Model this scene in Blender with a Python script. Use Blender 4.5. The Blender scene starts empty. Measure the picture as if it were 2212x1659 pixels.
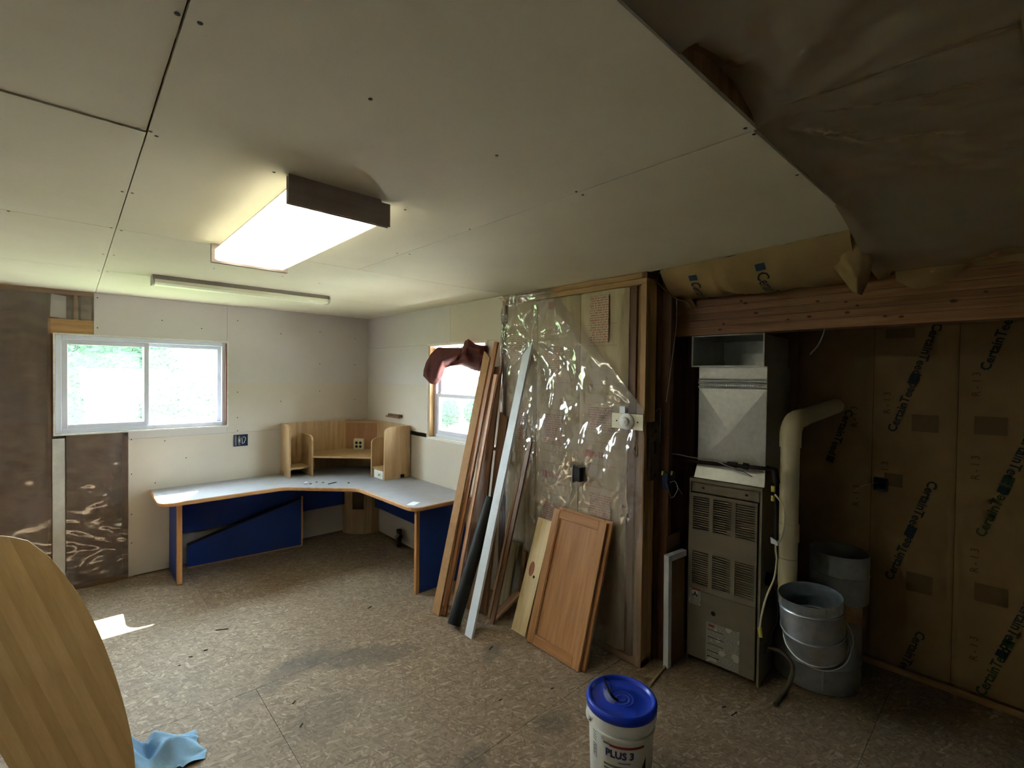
import bpy, bmesh, math, random
from mathutils import Vector, Matrix, noise as mnoise
random.seed(7)
sc = bpy.context.scene
col = sc.collection
PI = math.pi

# ------------------------------------------------------------------ camera
W_, H_ = 2212, 1659
FPX, YAW, PITCH, ROLL, CH = 1025.526, 0.749173, -0.0170441, 0.0122689, 1.792706
f0 = Vector((math.sin(YAW), math.cos(YAW), 0)); r0 = Vector((math.cos(YAW), -math.sin(YAW), 0)); u0 = Vector((0, 0, 1))
FW = f0*math.cos(PITCH) + u0*math.sin(PITCH)
_u = r0.cross(FW)
RT = r0*math.cos(ROLL) + _u*math.sin(ROLL)
UP = -r0*math.sin(ROLL) + _u*math.cos(ROLL)
CAM = Vector((0, 0, CH))
cd = bpy.data.cameras.new('camera'); cam = bpy.data.objects.new('camera', cd); col.objects.link(cam)
cd.sensor_fit = 'HORIZONTAL'; cd.sensor_width = 36; cd.lens = 36*FPX/W_; cd.clip_start = 0.02; cd.clip_end = 300
cam.matrix_world = Matrix(((RT.x, UP.x, -FW.x, 0), (RT.y, UP.y, -FW.y, 0), (RT.z, UP.z, -FW.z, CH), (0, 0, 0, 1)))
sc.camera = cam
# ------------------------------------------------------------------ light
sc.view_settings.view_transform = 'Standard'; sc.view_settings.look = 'None'; sc.view_settings.gamma = 1
sc.view_settings.exposure = 3.85
sc.view_settings.use_curve_mapping = False
SKY = 3.2; SUN = 7.0; LAMP = 2.4
wd = bpy.data.worlds.new('sky'); sc.world = wd; wd.use_nodes = True
bg = wd.node_tree.nodes['Background']; bg.inputs[0].default_value = (0.80, 0.92, 1.0, 1); bg.inputs[1].default_value = SKY
sd = bpy.data.lights.new('sun_offscreen', 'SUN'); sd.energy = SUN; sd.angle = 0.012; sd.color = (1, 0.95, 0.86)
sun = bpy.data.objects.new('sun_offscreen', sd); col.objects.link(sun)
sun.rotation_euler = Vector((-.31, -.588, -1)).to_track_quat('-Z', 'Y').to_euler()
sun.location = (4, 9, 12)
sc.cycles.max_bounces = 8; sc.cycles.diffuse_bounces = 5; sc.cycles.glossy_bounces = 3; sc.cycles.transparent_max_bounces = 14
sc.cycles.use_adaptive_sampling = True; sc.cycles.adaptive_threshold = .03
sc.cycles.sample_clamp_indirect = 6
sc.cycles.use_denoising = True

# ------------------------------------------------------------------ pixel helpers (a pixel is only a direction; a plane gives the distance)
def ray(px, py): return (FW*FPX + RT*(px - W_/2) - UP*(py - H_/2)).normalized()
def uz(px, py, z=0.0): d = ray(px, py); return CAM + d*((z - CH)/d.z)
def ux(px, py, X): d = ray(px, py); return CAM + d*(X/d.x)
def uy(px, py, Y): d = ray(px, py); return CAM + d*(Y/d.y)
def uplane(px, py, p0, n): d = ray(px, py); return CAM + d*((p0 - CAM).dot(n)/d.dot(n))
def udepth(px, py, D): d = ray(px, py); return CAM + d*(D/d.dot(FW))

XR, YB, ZC = 2.564, 5.245, 2.44     # right wall plane, back wall plane, ceiling height

# ------------------------------------------------------------------ materials
def s2l(c):
    return tuple(((v/255)/12.92 if v/255 <= .04045 else ((v/255 + .055)/1.055)**2.4) for v in c)
MC = {}
def mat(name, c1, c2=None, rough=.6, metal=0., scale=6., stretch=(1, 1, 1), bump=0., bscale=60., detail=4., spec=.4, wave=None, rough2=None):
    """procedural noise material; colours in sRGB 0-255"""
    if name in MC: return MC[name]
    m = bpy.data.materials.new(name); m.use_nodes = True; nt = m.node_tree; N = nt.nodes; L = nt.links
    b = N['Principled BSDF']; b.inputs['Roughness'].default_value = rough; b.inputs['Metallic'].default_value = metal
    b.inputs['Specular IOR Level'].default_value = spec
    c2 = c2 or c1
    tc = N.new('ShaderNodeTexCoord'); mp = N.new('ShaderNodeMapping'); mp.inputs['Scale'].default_value = stretch
    L.new(tc.outputs['Object'], mp.inputs['Vector'])
    nz = N.new('ShaderNodeTexNoise'); nz.inputs['Scale'].default_value = scale; nz.inputs['Detail'].default_value = detail; nz.inputs['Roughness'].default_value = .6
    L.new(mp.outputs[0], nz.inputs['Vector'])
    rp = N.new('ShaderNodeValToRGB'); rp.color_ramp.elements[0].position = .32; rp.color_ramp.elements[1].position = .68
    rp.color_ramp.elements[0].color = (*s2l(c1), 1); rp.color_ramp.elements[1].color = (*s2l(c2), 1)
    L.new(nz.outputs['Fac'], rp.inputs[0]); L.new(rp.outputs[0], b.inputs['Base Color'])
    if rough2 is not None:
        mr = N.new('ShaderNodeMapRange'); mr.inputs[3].default_value = rough; mr.inputs[4].default_value = rough2
        L.new(nz.outputs['Fac'], mr.inputs[0]); L.new(mr.outputs[0], b.inputs['Roughness'])
    if bump:
        n2 = N.new('ShaderNodeTexNoise'); n2.inputs['Scale'].default_value = bscale; n2.inputs['Detail'].default_value = 3
        L.new(mp.outputs[0], n2.inputs['Vector'])
        bp = N.new('ShaderNodeBump'); bp.inputs['Strength'].default_value = bump; bp.inputs['Distance'].default_value = .01
        L.new(n2.outputs['Fac'], bp.inputs['Height']); L.new(bp.outputs[0], b.inputs['Normal'])
    MC[name] = m
    return m

def wood(name, c1, c2, axis=2, rough=.5, fine=1.0, spec=.4):
    st = [16*fine]*3; st[axis] = 1.1*fine
    return mat(name, c1, c2, rough=rough, scale=2.2, stretch=st, bump=.12, bscale=6, detail=6, spec=spec)

def film(name, milk=.1, milkcol=(200, 195, 190), rough=.08, glossk=1.0, trans=(.97, .97, .97), bump=0., bscale=20, tl=.4):
    """thin clear polythene: transparent + fresnel gloss + a little milky scatter"""
    if name in MC: return MC[name]
    m = bpy.data.materials.new(name); m.use_nodes = True; nt = m.node_tree; N = nt.nodes; L = nt.links
    N.remove(N['Principled BSDF']); out = N['Material Output']
    tr = N.new('ShaderNodeBsdfTransparent'); tr.inputs[0].default_value = (*trans, 1)
    df = N.new('ShaderNodeBsdfDiffuse'); df.inputs[0].default_value = (*s2l(milkcol), 1)
    tn = N.new('ShaderNodeBsdfTranslucent'); tn.inputs[0].default_value = (*s2l(milkcol), 1)
    gl = N.new('ShaderNodeBsdfGlossy'); gl.inputs[0].default_value = (1, 1, 1, 1); gl.inputs['Roughness'].default_value = rough
    fr = N.new('ShaderNodeLayerWeight'); fr.inputs[0].default_value = .5      # Schlick: .04 + .96*(1-cos)^5, same from both sides
    pw = N.new('ShaderNodeMath'); pw.operation = 'POWER'; pw.inputs[1].default_value = 5; L.new(fr.outputs['Facing'], pw.inputs[0])
    sk = N.new('ShaderNodeMath'); sk.operation = 'MULTIPLY_ADD'; sk.inputs[1].default_value = .96; sk.inputs[2].default_value = .04; L.new(pw.outputs[0], sk.inputs[0])
    mu = N.new('ShaderNodeMath'); mu.operation = 'MULTIPLY'; mu.inputs[1].default_value = glossk; mu.use_clamp = True
    L.new(sk.outputs[0], mu.inputs[0])
    md = N.new('ShaderNodeMixShader'); md.inputs[0].default_value = tl; L.new(df.outputs[0], md.inputs[1]); L.new(tn.outputs[0], md.inputs[2])
    m1 = N.new('ShaderNodeMixShader'); m1.inputs[0].default_value = milk
    L.new(tr.outputs[0], m1.inputs[1]); L.new(md.outputs[0], m1.inputs[2])
    m2 = N.new('ShaderNodeMixShader'); L.new(mu.outputs[0], m2.inputs[0]); L.new(m1.outputs[0], m2.inputs[1]); L.new(gl.outputs[0], m2.inputs[2])
    if bump:
        tc = N.new('ShaderNodeTexCoord'); nz = N.new('ShaderNodeTexNoise'); nz.inputs['Scale'].default_value = bscale; nz.inputs['Detail'].default_value = 2
        L.new(tc.outputs['Object'], nz.inputs['Vector'])
        bp = N.new('ShaderNodeBump'); bp.inputs['Strength'].default_value = bump; bp.inputs['Distance'].default_value = .02
        L.new(nz.outputs['Fac'], bp.inputs['Height']); L.new(bp.outputs[0], gl.inputs['Normal']); L.new(bp.outputs[0], fr.inputs['Normal'])
    L.new(m2.outputs[0], out.inputs[0])
    MC[name] = m
    return m

def osb_mat(name):
    if name in MC: return MC[name]
    m = bpy.data.materials.new(name); m.use_nodes = True; nt = m.node_tree; N = nt.nodes; L = nt.links
    b = N['Principled BSDF']; b.inputs['Roughness'].default_value = .62; b.inputs['Specular IOR Level'].default_value = .45
    g = N.new('ShaderNodeNewGeometry')
    # warp so that the flakes are not straight
    wn = N.new('ShaderNodeTexNoise'); wn.inputs['Scale'].default_value = 9; L.new(g.outputs['Position'], wn.inputs['Vector'])
    prev = None; hprev = None
    for i, (ang, sx, sy, thr) in enumerate(((0.3, 24, 80, .0), (1.35, 22, 78, .45), (2.4, 25, 86, .5), (0.85, 30, 110, .6), (1.9, 34, 120, .62), (2.9, 28, 100, .72))):
        mp = N.new('ShaderNodeMapping'); mp.vector_type = 'TEXTURE'; mp.inputs['Rotation'].default_value = (0, 0, ang); mp.inputs['Scale'].default_value = (1/sx, 1/sy, 1)
        ad = N.new('ShaderNodeVectorMath'); ad.operation = 'MULTIPLY_ADD'; ad.inputs[1].default_value = (.03, .03, 0)
        L.new(wn.outputs['Color'], ad.inputs[0]); L.new(g.outputs['Position'], ad.inputs[2])
        L.new(ad.outputs[0], mp.inputs['Vector'])
        v = N.new('ShaderNodeTexVoronoi'); v.voronoi_dimensions = '2D'; v.inputs['Scale'].default_value = 1; L.new(mp.outputs[0], v.inputs['Vector'])
        sp = N.new('ShaderNodeSeparateColor'); L.new(v.outputs['Color'], sp.inputs[0])
        rp = N.new('ShaderNodeValToRGB'); e = rp.color_ramp.elements
        e[0].position = 0; e[0].color = (*s2l((120, 100, 82)), 1); e[1].position = 1; e[1].color = (*s2l((186, 166, 142)), 1)
        k = e.new(.5); k.color = (*s2l((146, 126, 104)), 1)
        k = e.new(.85); k.color = (*s2l((158, 138, 116)), 1)
        L.new(sp.outputs[0], rp.inputs[0])
        if prev is None: prev = rp.outputs[0]; hprev = sp.outputs[1]
        else:
            st = N.new('ShaderNodeMath'); st.operation = 'GREATER_THAN'; st.inputs[1].default_value = thr; L.new(sp.outputs[2], st.inputs[0])
            mx = N.new('ShaderNodeMix'); mx.data_type = 'RGBA'; L.new(st.outputs[0], mx.inputs[0]); L.new(prev, mx.inputs[6]); L.new(rp.outputs[0], mx.inputs[7]); prev = mx.outputs[2]
    # grey dust + stains with their own outlines
    n2 = N.new('ShaderNodeTexNoise'); n2.inputs['Scale'].default_value = 1.4; n2.inputs['Detail'].default_value = 6; L.new(g.outputs['Position'], n2.inputs['Vector'])
    r2 = N.new('ShaderNodeValToRGB'); r2.color_ramp.elements[0].position = .4; r2.color_ramp.elements[1].position = .75
    r2.color_ramp.elements[1].color = (.4, .4, .4, 1); L.new(n2.outputs['Fac'], r2.inputs[0])
    mx = N.new('ShaderNodeMix'); mx.data_type = 'RGBA'; L.new(r2.outputs[0], mx.inputs[0]); L.new(prev, mx.inputs[6]); mx.inputs[7].default_value = (*s2l((130, 115, 99)), 1); prev = mx.outputs[2]
    n3 = N.new('ShaderNodeTexNoise'); n3.inputs['Scale'].default_value = 5; n3.inputs['Detail'].default_value = 5; L.new(g.outputs['Position'], n3.inputs['Vector'])
    rsum = None
    for (px, py, rx, ry, ang, k) in STAINS:
        c = uz(px, py)
        mp = N.new('ShaderNodeMapping'); mp.vector_type = 'TEXTURE'; mp.inputs['Location'].default_value = (c.x, c.y, 0); mp.inputs['Rotation'].default_value = (0, 0, ang); mp.inputs['Scale'].default_value = (rx, ry, 1)
        L.new(g.outputs['Position'], mp.inputs['Vector'])
        ln = N.new('ShaderNodeVectorMath'); ln.operation = 'LENGTH'; L.new(mp.outputs[0], ln.inputs[0])
        a = N.new('ShaderNodeMath'); a.operation = 'MULTIPLY_ADD'; a.inputs[1].default_value = 1.1; L.new(n3.outputs['Fac'], a.inputs[0]); L.new(ln.outputs['Value'], a.inputs[2])
        mr = N.new('ShaderNodeMapRange'); mr.inputs[1].default_value = 1.6; mr.inputs[2].default_value = 1.1; mr.inputs[3].default_value = 0; mr.inputs[4].default_value = k
        L.new(a.outputs[0], mr.inputs[0])
        m4 = N.new('ShaderNodeMix'); m4.data_type = 'RGBA'; L.new(mr.outputs[0], m4.inputs[0]); L.new(prev, m4.inputs[6]); m4.inputs[7].default_value = (*s2l((84, 78, 72)), 1); prev = m4.outputs[2]
    L.new(prev, b.inputs['Base Color'])
    bp = N.new('ShaderNodeBump'); bp.inputs['Strength'].default_value = .25; bp.inputs['Distance'].default_value = .004
    L.new(hprev, bp.inputs['Height']); L.new(bp.outputs[0], b.inputs['Normal'])
    MC[name] = m
    return m
STAINS = [(760, 1420, .5, .13, -.5, .55), (640, 1440, .35, .12, .4, .4), (700, 1540, .3, .16, .2, .3), (1060, 1412, .14, .07, .6, .45), (1200, 1560, .13, .1, 0, .5), (1020, 1640, .1, .07, 0, .45)]

def print_mat(name, paper, ink, rows=70., words=26., ax=1, dens=.5, rowduty=.5, blocky=3.):
    """paper with rows of small print (flat print only); ax = object axis that runs along the rows, rows stack on z"""
    if name in MC: return MC[name]
    m = bpy.data.materials.new(name); m.use_nodes = True; nt = m.node_tree; N = nt.nodes; L = nt.links
    b = N['Principled BSDF']; b.inputs['Roughness'].default_value = .6
    tc = N.new('ShaderNodeTexCoord'); sp = N.new('ShaderNodeSeparateXYZ'); L.new(tc.outputs['Object'], sp.inputs[0])
    fr = N.new('ShaderNodeMath'); fr.operation = 'MULTIPLY'; fr.inputs[1].default_value = rows; L.new(sp.outputs[2], fr.inputs[0])
    f2 = N.new('ShaderNodeMath'); f2.operation = 'FRACT'; L.new(fr.outputs[0], f2.inputs[0])
    lt = N.new('ShaderNodeMath'); lt.operation = 'LESS_THAN'; lt.inputs[1].default_value = rowduty; L.new(f2.outputs[0], lt.inputs[0])
    fl = N.new('ShaderNodeMath'); fl.operation = 'FLOOR'; L.new(fr.outputs[0], fl.inputs[0])
    cb = N.new('ShaderNodeCombineXYZ'); mw = N.new('ShaderNodeMath'); mw.operation = 'MULTIPLY'; mw.inputs[1].default_value = words
    L.new(sp.outputs[ax], mw.inputs[0]); L.new(mw.outputs[0], cb.inputs[0]); L.new(fl.outputs[0], cb.inputs[1])
    wn = N.new('ShaderNodeTexNoise'); wn.inputs['Scale'].default_value = 1; wn.inputs['Detail'].default_value = 0; L.new(cb.outputs[0], wn.inputs['Vector'])
    gt = N.new('ShaderNodeMath'); gt.operation = 'GREATER_THAN'; gt.inputs[1].default_value = 1 - dens; L.new(wn.outputs['Fac'], gt.inputs[0])
    bn = N.new('ShaderNodeTexNoise'); bn.inputs['Scale'].default_value = blocky; bn.inputs['Detail'].default_value = 0; L.new(tc.outputs['Object'], bn.inputs['Vector'])
    gb = N.new('ShaderNodeMath'); gb.operation = 'GREATER_THAN'; gb.inputs[1].default_value = .36; L.new(bn.outputs['Fac'], gb.inputs[0])
    mu = N.new('ShaderNodeMath'); mu.operation = 'MULTIPLY'; L.new(lt.outputs[0], mu.inputs[0]); L.new(gt.outputs[0], mu.inputs[1])
    m3 = N.new('ShaderNodeMath'); m3.operation = 'MULTIPLY'; L.new(mu.outputs[0], m3.inputs[0]); L.new(gb.outputs[0], m3.inputs[1])
    mx = N.new('ShaderNodeMix'); mx.data_type = 'RGBA'; L.new(m3.outputs[0], mx.inputs[0]); mx.inputs[6].default_value = (*s2l(paper), 1); mx.inputs[7].default_value = (*s2l(ink), 1)
    L.new(mx.outputs[2], b.inputs['Base Color'])
    MC[name] = m
    return m

def emit_mat(name, c, strength):
    m = bpy.data.materials.new(name); m.use_nodes = True; nt = m.node_tree; N = nt.nodes; L = nt.links
    N.remove(N['Principled BSDF']); e = N.new('ShaderNodeEmission'); e.inputs[0].default_value = (*c, 1); e.inputs[1].default_value = strength
    L.new(e.outputs[0], N['Material Output'].inputs[0])
    return m

M = dict(
    drywall_c=mat('drywall_ceiling', (214, 204, 182), (222, 212, 191), rough=.9, scale=1.5, bump=.05, bscale=120),
    drywall=mat('drywall_wall', (196, 189, 184), (204, 197, 192), rough=.9, scale=1.2, bump=.05, bscale=120),
    drywall_lo=mat('drywall_wall_lower', (198, 187, 172), (206, 196, 182), rough=.9, scale=1.2, bump=.05, bscale=120),
    gyps=mat('gypsum_edge', (225, 222, 215), (205, 200, 190), rough=.95, scale=30),
    stud=wood('stud_pine', (150, 112, 72), (188, 150, 104), 2), studx=wood('stud_pine_x', (150, 112, 72), (188, 150, 104), 0), study=wood('stud_pine_y', (150, 112, 72), (188, 150, 104), 1),
    dstud=wood('stud_dark', (86, 56, 38), (116, 80, 54), 2),
    beamw=wood('beam_fir', (136, 94, 58), (168, 122, 80), 1),
    knot=mat('knot_wood', (70, 36, 18), (90, 48, 26), scale=40),
    oakz=wood('oak_upright', (168, 136, 96), (194, 162, 120), 2), oakx=wood('oak_lengthwise', (170, 138, 98), (194, 162, 120), 0), oaky=wood('oak_crosswise', (168, 136, 96), (194, 162, 120), 1),
    edge=wood('oak_edge_band', (176, 128, 84), (202, 156, 110), 0), edgez=wood('oak_edge_band_up', (176, 120, 66), (204, 150, 92), 2),
    honey=wood('honey_oak', (162, 110, 66), (190, 140, 92), 2, rough=.35), honeyy=wood('honey_oak_cross', (158, 106, 62), (188, 136, 88), 1, rough=.35),
    pine=wood('pale_pine', (214, 186, 136), (230, 206, 160), 2), mdf=mat('fibreboard', (160, 118, 74), (172, 130, 86), rough=.7, scale=20),
    brownb=wood('brown_board', (104, 72, 48), (134, 98, 68), 2), pinkb=wood('pinkish_board', (206, 158, 126), (222, 178, 148), 2), trimw=wood('moulding_wood', (150, 98, 60), (180, 126, 84), 2),
    weath=wood('weathered_wood', (150, 134, 104), (178, 162, 132), 2), tanb=wood('tan_board', (150, 110, 76), (172, 134, 98), 2),
    white=mat('white_paint', (220, 226, 236), (206, 212, 222), rough=.45, scale=9), whitegrey=mat('white_edge', (150, 150, 150), rough=.7),
    vinyl=mat('white_vinyl', (214, 216, 226), (204, 206, 218), rough=.35, scale=3),
    blue=mat('blue_laminate', (30, 58, 134), (36, 66, 148), rough=.55, scale=300, detail=2), black=mat('black_edge', (14, 14, 18), rough=.5),
    lam=mat('grey_laminate', (152, 154, 162), (166, 168, 176), rough=.32, scale=8, detail=6, rough2=.45),
    galv=mat('galvanised_steel', (168, 174, 182), (196, 201, 208), rough=.28, metal=.9, scale=14, rough2=.5),
    galvd=mat('dull_galvanised', (148, 152, 154), (176, 178, 178), rough=.5, metal=.6, scale=10),
    galvl=mat('bright_galvanised', (190, 192, 190), (206, 206, 202), rough=.42, metal=.7, scale=30),
    furn=mat('furnace_beige', (126, 116, 100), (136, 126, 108), rough=.5, scale=8),
    pvc=mat('cream_pvc', (206, 194, 158), (214, 202, 168), rough=.35, scale=4), iron=mat('black_iron', (34, 30, 28), (50, 42, 36), rough=.6, metal=.5, scale=20),
    rust=mat('rusty_plate', (74, 66, 52), (98, 84, 62), rough=.7, metal=.4, scale=30),
    rubber=mat('black_rubber', (20, 20, 22), (28, 28, 30), rough=.6, scale=20), blackp=mat('black_plastic', (14, 14, 16), rough=.4),
    ivory=mat('ivory_plastic', (222, 214, 190), rough=.4), whitep=mat('white_plastic', (228, 228, 224), (218, 218, 214), rough=.4, scale=4),
    yellow=mat('yellow_tape', (206, 190, 80), rough=.5), cream=mat('cream_cable', (196, 186, 150), rough=.5), greyc=mat('grey_cable', (150, 148, 140), rough=.5),
    copper=mat('bare_wire', (120, 96, 70), rough=.4, metal=.6), tape=mat('silver_tape', (190, 194, 200), rough=.3, metal=.7),
    darkblue=mat('blue_box', (24, 44, 76), rough=.5), steel=mat('steel', (150, 150, 150), rough=.35, metal=.9, scale=9), steeld=mat('dark_nail', (44, 42, 44), rough=.4, metal=.7),
    lidblue=mat('blue_lid_plastic', (22, 58, 190), (26, 64, 200), rough=.3, scale=5), bucketw=mat('bucket_white', (226, 226, 220), (216, 216, 210), rough=.4, scale=4),
    inkblue=mat('ink_blue', (34, 48, 110), rough=.5), inkred=mat('ink_red', (150, 44, 44), rough=.5), inkgrey=mat('ink_grey', (120, 120, 110), rough=.6), inkblack=mat('ink_black', (24, 24, 26), rough=.6), inkgreen=mat('ink_olive', (112, 116, 92), rough=.6),
    inkpink=mat('ink_faded_red', (176, 96, 92), rough=.6), inkpinkl=mat('ink_faded_brown', (160, 118, 104), rough=.6),
    kraft=mat('kraft_paper', (140, 113, 74), (156, 128, 86), rough=.75, scale=5, bump=.15, bscale=14), kraftdk=mat('kraft_print_block', (114, 92, 60), rough=.75),
    inkteal=mat('ink_teal', (38, 50, 56), rough=.7), inkfaint=mat('ink_faint_brown', (98, 72, 40), rough=.75), inkgrn=mat('ink_green', (44, 76, 36), rough=.7),
    batt=mat('fibre_facing', (196, 182, 152), (176, 160, 128), rough=.8, scale=3, stretch=(1, 4, 1), bump=.3, bscale=9), battd=mat('brown_fibre', (112, 94, 82), (142, 122, 106), rough=.95, scale=5, bump=.4, bscale=14),
    pinkfib=mat('pink_fibre', (176, 100, 84), (196, 126, 100), rough=1, scale=14, bump=.5, bscale=40),
    cloth_red=mat('maroon_cloth', (96, 44, 38), (70, 32, 34), rough=.95, scale=10, bump=.2, bscale=160), cloth_blue=mat('light_blue_cloth', (138, 178, 216), (152, 190, 224), rough=.95, scale=8, bump=.2, bscale=160),
    card=mat('brown_cardboard', (120, 92, 62), rough=.8), cardl=mat('brown_hardboard', (96, 72, 50), (108, 82, 58), rough=.7),
    shed=mat('shed_siding', (96, 96, 100), (108, 108, 112), spec=0, rough=.8, scale=3), shedt=mat('shed_trim', (150, 150, 152), spec=0, rough=.7), shingle=mat('shed_shingle', (54, 51, 60), (66, 62, 72), spec=0, rough=.9, scale=20),
    grass=mat('lawn', (72, 90, 52), (90, 106, 64), spec=0, rough=.95, scale=3), gravel=mat('pale_gravel', (196, 196, 190), (214, 212, 206), rough=.95, scale=30),
    leaf=mat('leaf_green', (32, 58, 38), (46, 74, 48), spec=0, rough=.8, scale=3), leaf2=mat('leaf_pale', (50, 74, 50), (62, 86, 58), spec=0, rough=.8, scale=3), bark=mat('bark', (80, 66, 52), (96, 80, 64), rough=.9, scale=8),
    paper=mat('white_paper', (226, 230, 236), rough=.7), roofd=mat('roof_sheathing', (50, 40, 32), (62, 50, 40), rough=.9, scale=3),
    extw=mat('exterior_siding', (188, 186, 180), rough=.8), screw=mat('screw_head', (42, 38, 34), rough=.6),
    endcap=wood('grey_brown_end_cap', (150, 138, 132), (168, 154, 146), 0), lightm=mat('light_enamel', (206, 198, 186), rough=.5),
)
M['tablew'] = None

# ------------------------------------------------------------------ mesh helpers
I4 = Matrix.Identity(4)
WM = {}
def T(x, y, z): return Matrix.Translation((x, y, z))
def obj(name, verts, faces, m, parent=None, G=None, smooth=False, bev=0, seg=1):
    G = G or I4
    vs = [Vector(v) for v in verts]
    lo = Vector([min(v[i] for v in vs) for i in range(3)]); hi = Vector([max(v[i] for v in vs) for i in range(3)])
    c = Vector(((lo.x+hi.x)/2, (lo.y+hi.y)/2, lo.z))
    me = bpy.data.meshes.new(name); me.from_pydata([v - c for v in vs], [], faces)
    if bev:
        bm = bmesh.new(); bm.from_mesh(me)
        es = [e for e in bm.edges if len(e.link_faces) == 2 and e.calc_face_angle(0) > .5]
        bmesh.ops.bevel(bm, geom=es, offset=bev, segments=seg, affect='EDGES', clamp_overlap=True)
        bm.to_mesh(me); bm.free()
    bm = bmesh.new(); bm.from_mesh(me); bmesh.ops.recalc_face_normals(bm, faces=bm.faces); bm.to_mesh(me); bm.free()
    if smooth:
        me.polygons.foreach_set('use_smooth', [True]*len(me.polygons))
        if smooth != 'all':
            me.set_sharp_from_angle(angle=math.radians(40))
    ms = m if isinstance(m, (list, tuple)) else [m]
    for x in ms: me.materials.append(x)
    o = bpy.data.objects.new(name, me); col.objects.link(o)
    place(o, G @ Matrix.Translation(c), parent)
    return o
def place(o, Mw, parent=None):
    if parent is not None:
        o.parent = parent; o.matrix_basis = WM[parent.name].inverted() @ Mw
    else: o.matrix_basis = Mw
    WM[o.name] = Mw
def tag(o, label, cat, group=None):
    o['label'] = label; o['category'] = cat
    if group: o['group'] = group
    return o
def struct(o, label=None):
    o['kind'] = 'structure'
    if label: o['label'] = label
    return o
def thing(name, label, cat, loc, group=None):
    o = bpy.data.objects.new(name, None); col.objects.link(o); o.empty_display_size = .1
    place(o, Matrix.Translation(loc)); return tag(o, label, cat, group)
BF = [(0, 1, 3, 2), (4, 6, 7, 5), (0, 4, 5, 1), (2, 3, 7, 6), (0, 2, 6, 4), (1, 5, 7, 3)]
def bv(a, b):
    return [(x, y, z) for x in (min(a[0], b[0]), max(a[0], b[0])) for y in (min(a[1], b[1]), max(a[1], b[1])) for z in (min(a[2], b[2]), max(a[2], b[2]))]
def box(name, a, b, m, parent=None, G=None, bev=0, seg=1): return obj(name, bv(a, b), BF, m, parent, G, bev=bev, seg=seg, smooth=bool(bev and seg > 1))
class MB:
    def __init__(s): s.v = []; s.f = []
    def add(s, v, f): n = len(s.v); s.v += [tuple(x) for x in v]; s.f += [tuple(i+n for i in q) for q in f]; return s
    def box(s, a, b, Mx=None):
        v = bv(a, b)
        if Mx is not None: v = [Mx @ Vector(x) for x in v]
        return s.add(v, BF)
    def tube(s, pts, r, seg=10, caps=True):
        pts = [Vector(p) for p in pts]; n = len(pts); rs = r if isinstance(r, (list, tuple)) else [r]*n
        v = []; up = None
        for i, p in enumerate(pts):
            d = (pts[min(i+1, n-1)] - pts[max(i-1, 0)]).normalized()
            if up is None: up = d.orthogonal().normalized()
            up = (up - d*up.dot(d)).normalized(); w = d.cross(up)
            for k in range(seg):
                a = 2*PI*k/seg; v.append(p + (up*math.cos(a) + w*math.sin(a))*rs[i])
        f = [(i*seg+k, i*seg+(k+1) % seg, (i+1)*seg+(k+1) % seg, (i+1)*seg+k) for i in range(n-1) for k in range(seg)]
        if caps: f += [tuple(range(seg))[::-1], tuple((n-1)*seg+k for k in range(seg))]
        return s.add(v, f)
    def lathe(s, prof, c=(0, 0, 0), seg=32, closed=False):
        v = [(c[0]+r*math.cos(2*PI*k/seg), c[1]+r*math.sin(2*PI*k/seg), c[2]+z) for r, z in prof for k in range(seg)]
        n = len(prof); f = [(i*seg+k, i*seg+(k+1) % seg, (i+1)*seg+(k+1) % seg, (i+1)*seg+k) for i in range(n-1) for k in range(seg)]
        if closed: f += [tuple(range(seg))[::-1], tuple((n-1)*seg+k for k in range(seg))]
        return s.add(v, f)
    def prism(s, poly, z0, z1):
        n = len(poly); v = [(x, y, z0) for x, y in poly] + [(x, y, z1) for x, y in poly]
        f = [tuple(range(n))[::-1], tuple(range(n, 2*n))] + [(i, (i+1) % n, n+(i+1) % n, n+i) for i in range(n)]
        return s.add(v, f)
    def grid(s, fn, nu, nv):
        v = [fn(i/nu, j/nv) for i in range(nu+1) for j in range(nv+1)]
        f = [(i*(nv+1)+j, (i+1)*(nv+1)+j, (i+1)*(nv+1)+j+1, i*(nv+1)+j+1) for i in range(nu) for j in range(nv)]
        return s.add(v, f)
    def build(s, name, m, parent=None, G=None, **k): return obj(name, s.v, s.f, m, parent, G, **k)
def tube(name, pts, r, m, parent=None, seg=10, **k): return MB().tube(pts, r, seg).build(name, m, parent, smooth=True, **k)
def smooth_path(pts, n=8):
    pts = [Vector(p) for p in pts]; out = []
    for i in range(len(pts)-1):
        p0 = pts[max(i-1, 0)]; p1 = pts[i]; p2 = pts[i+1]; p3 = pts[min(i+2, len(pts)-1)]
        for k in range(n):
            t = k/n
            out.append(.5*((2*p1) + (p2-p0)*t + (2*p0-5*p1+4*p2-p3)*t*t + (3*p1-p0-3*p2+p3)*t**3))
    return out + [pts[-1]]
FACE_R = Matrix(((0, 0, -1, 0), (-1, 0, 0, 0), (0, 1, 0, 0), (0, 0, 0, 1)))     # text on a wall facing -X
FACE_B = Matrix(((1, 0, 0, 0), (0, 0, -1, 0), (0, 1, 0, 0), (0, 0, 0, 1)))      # text on a wall facing -Y
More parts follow.
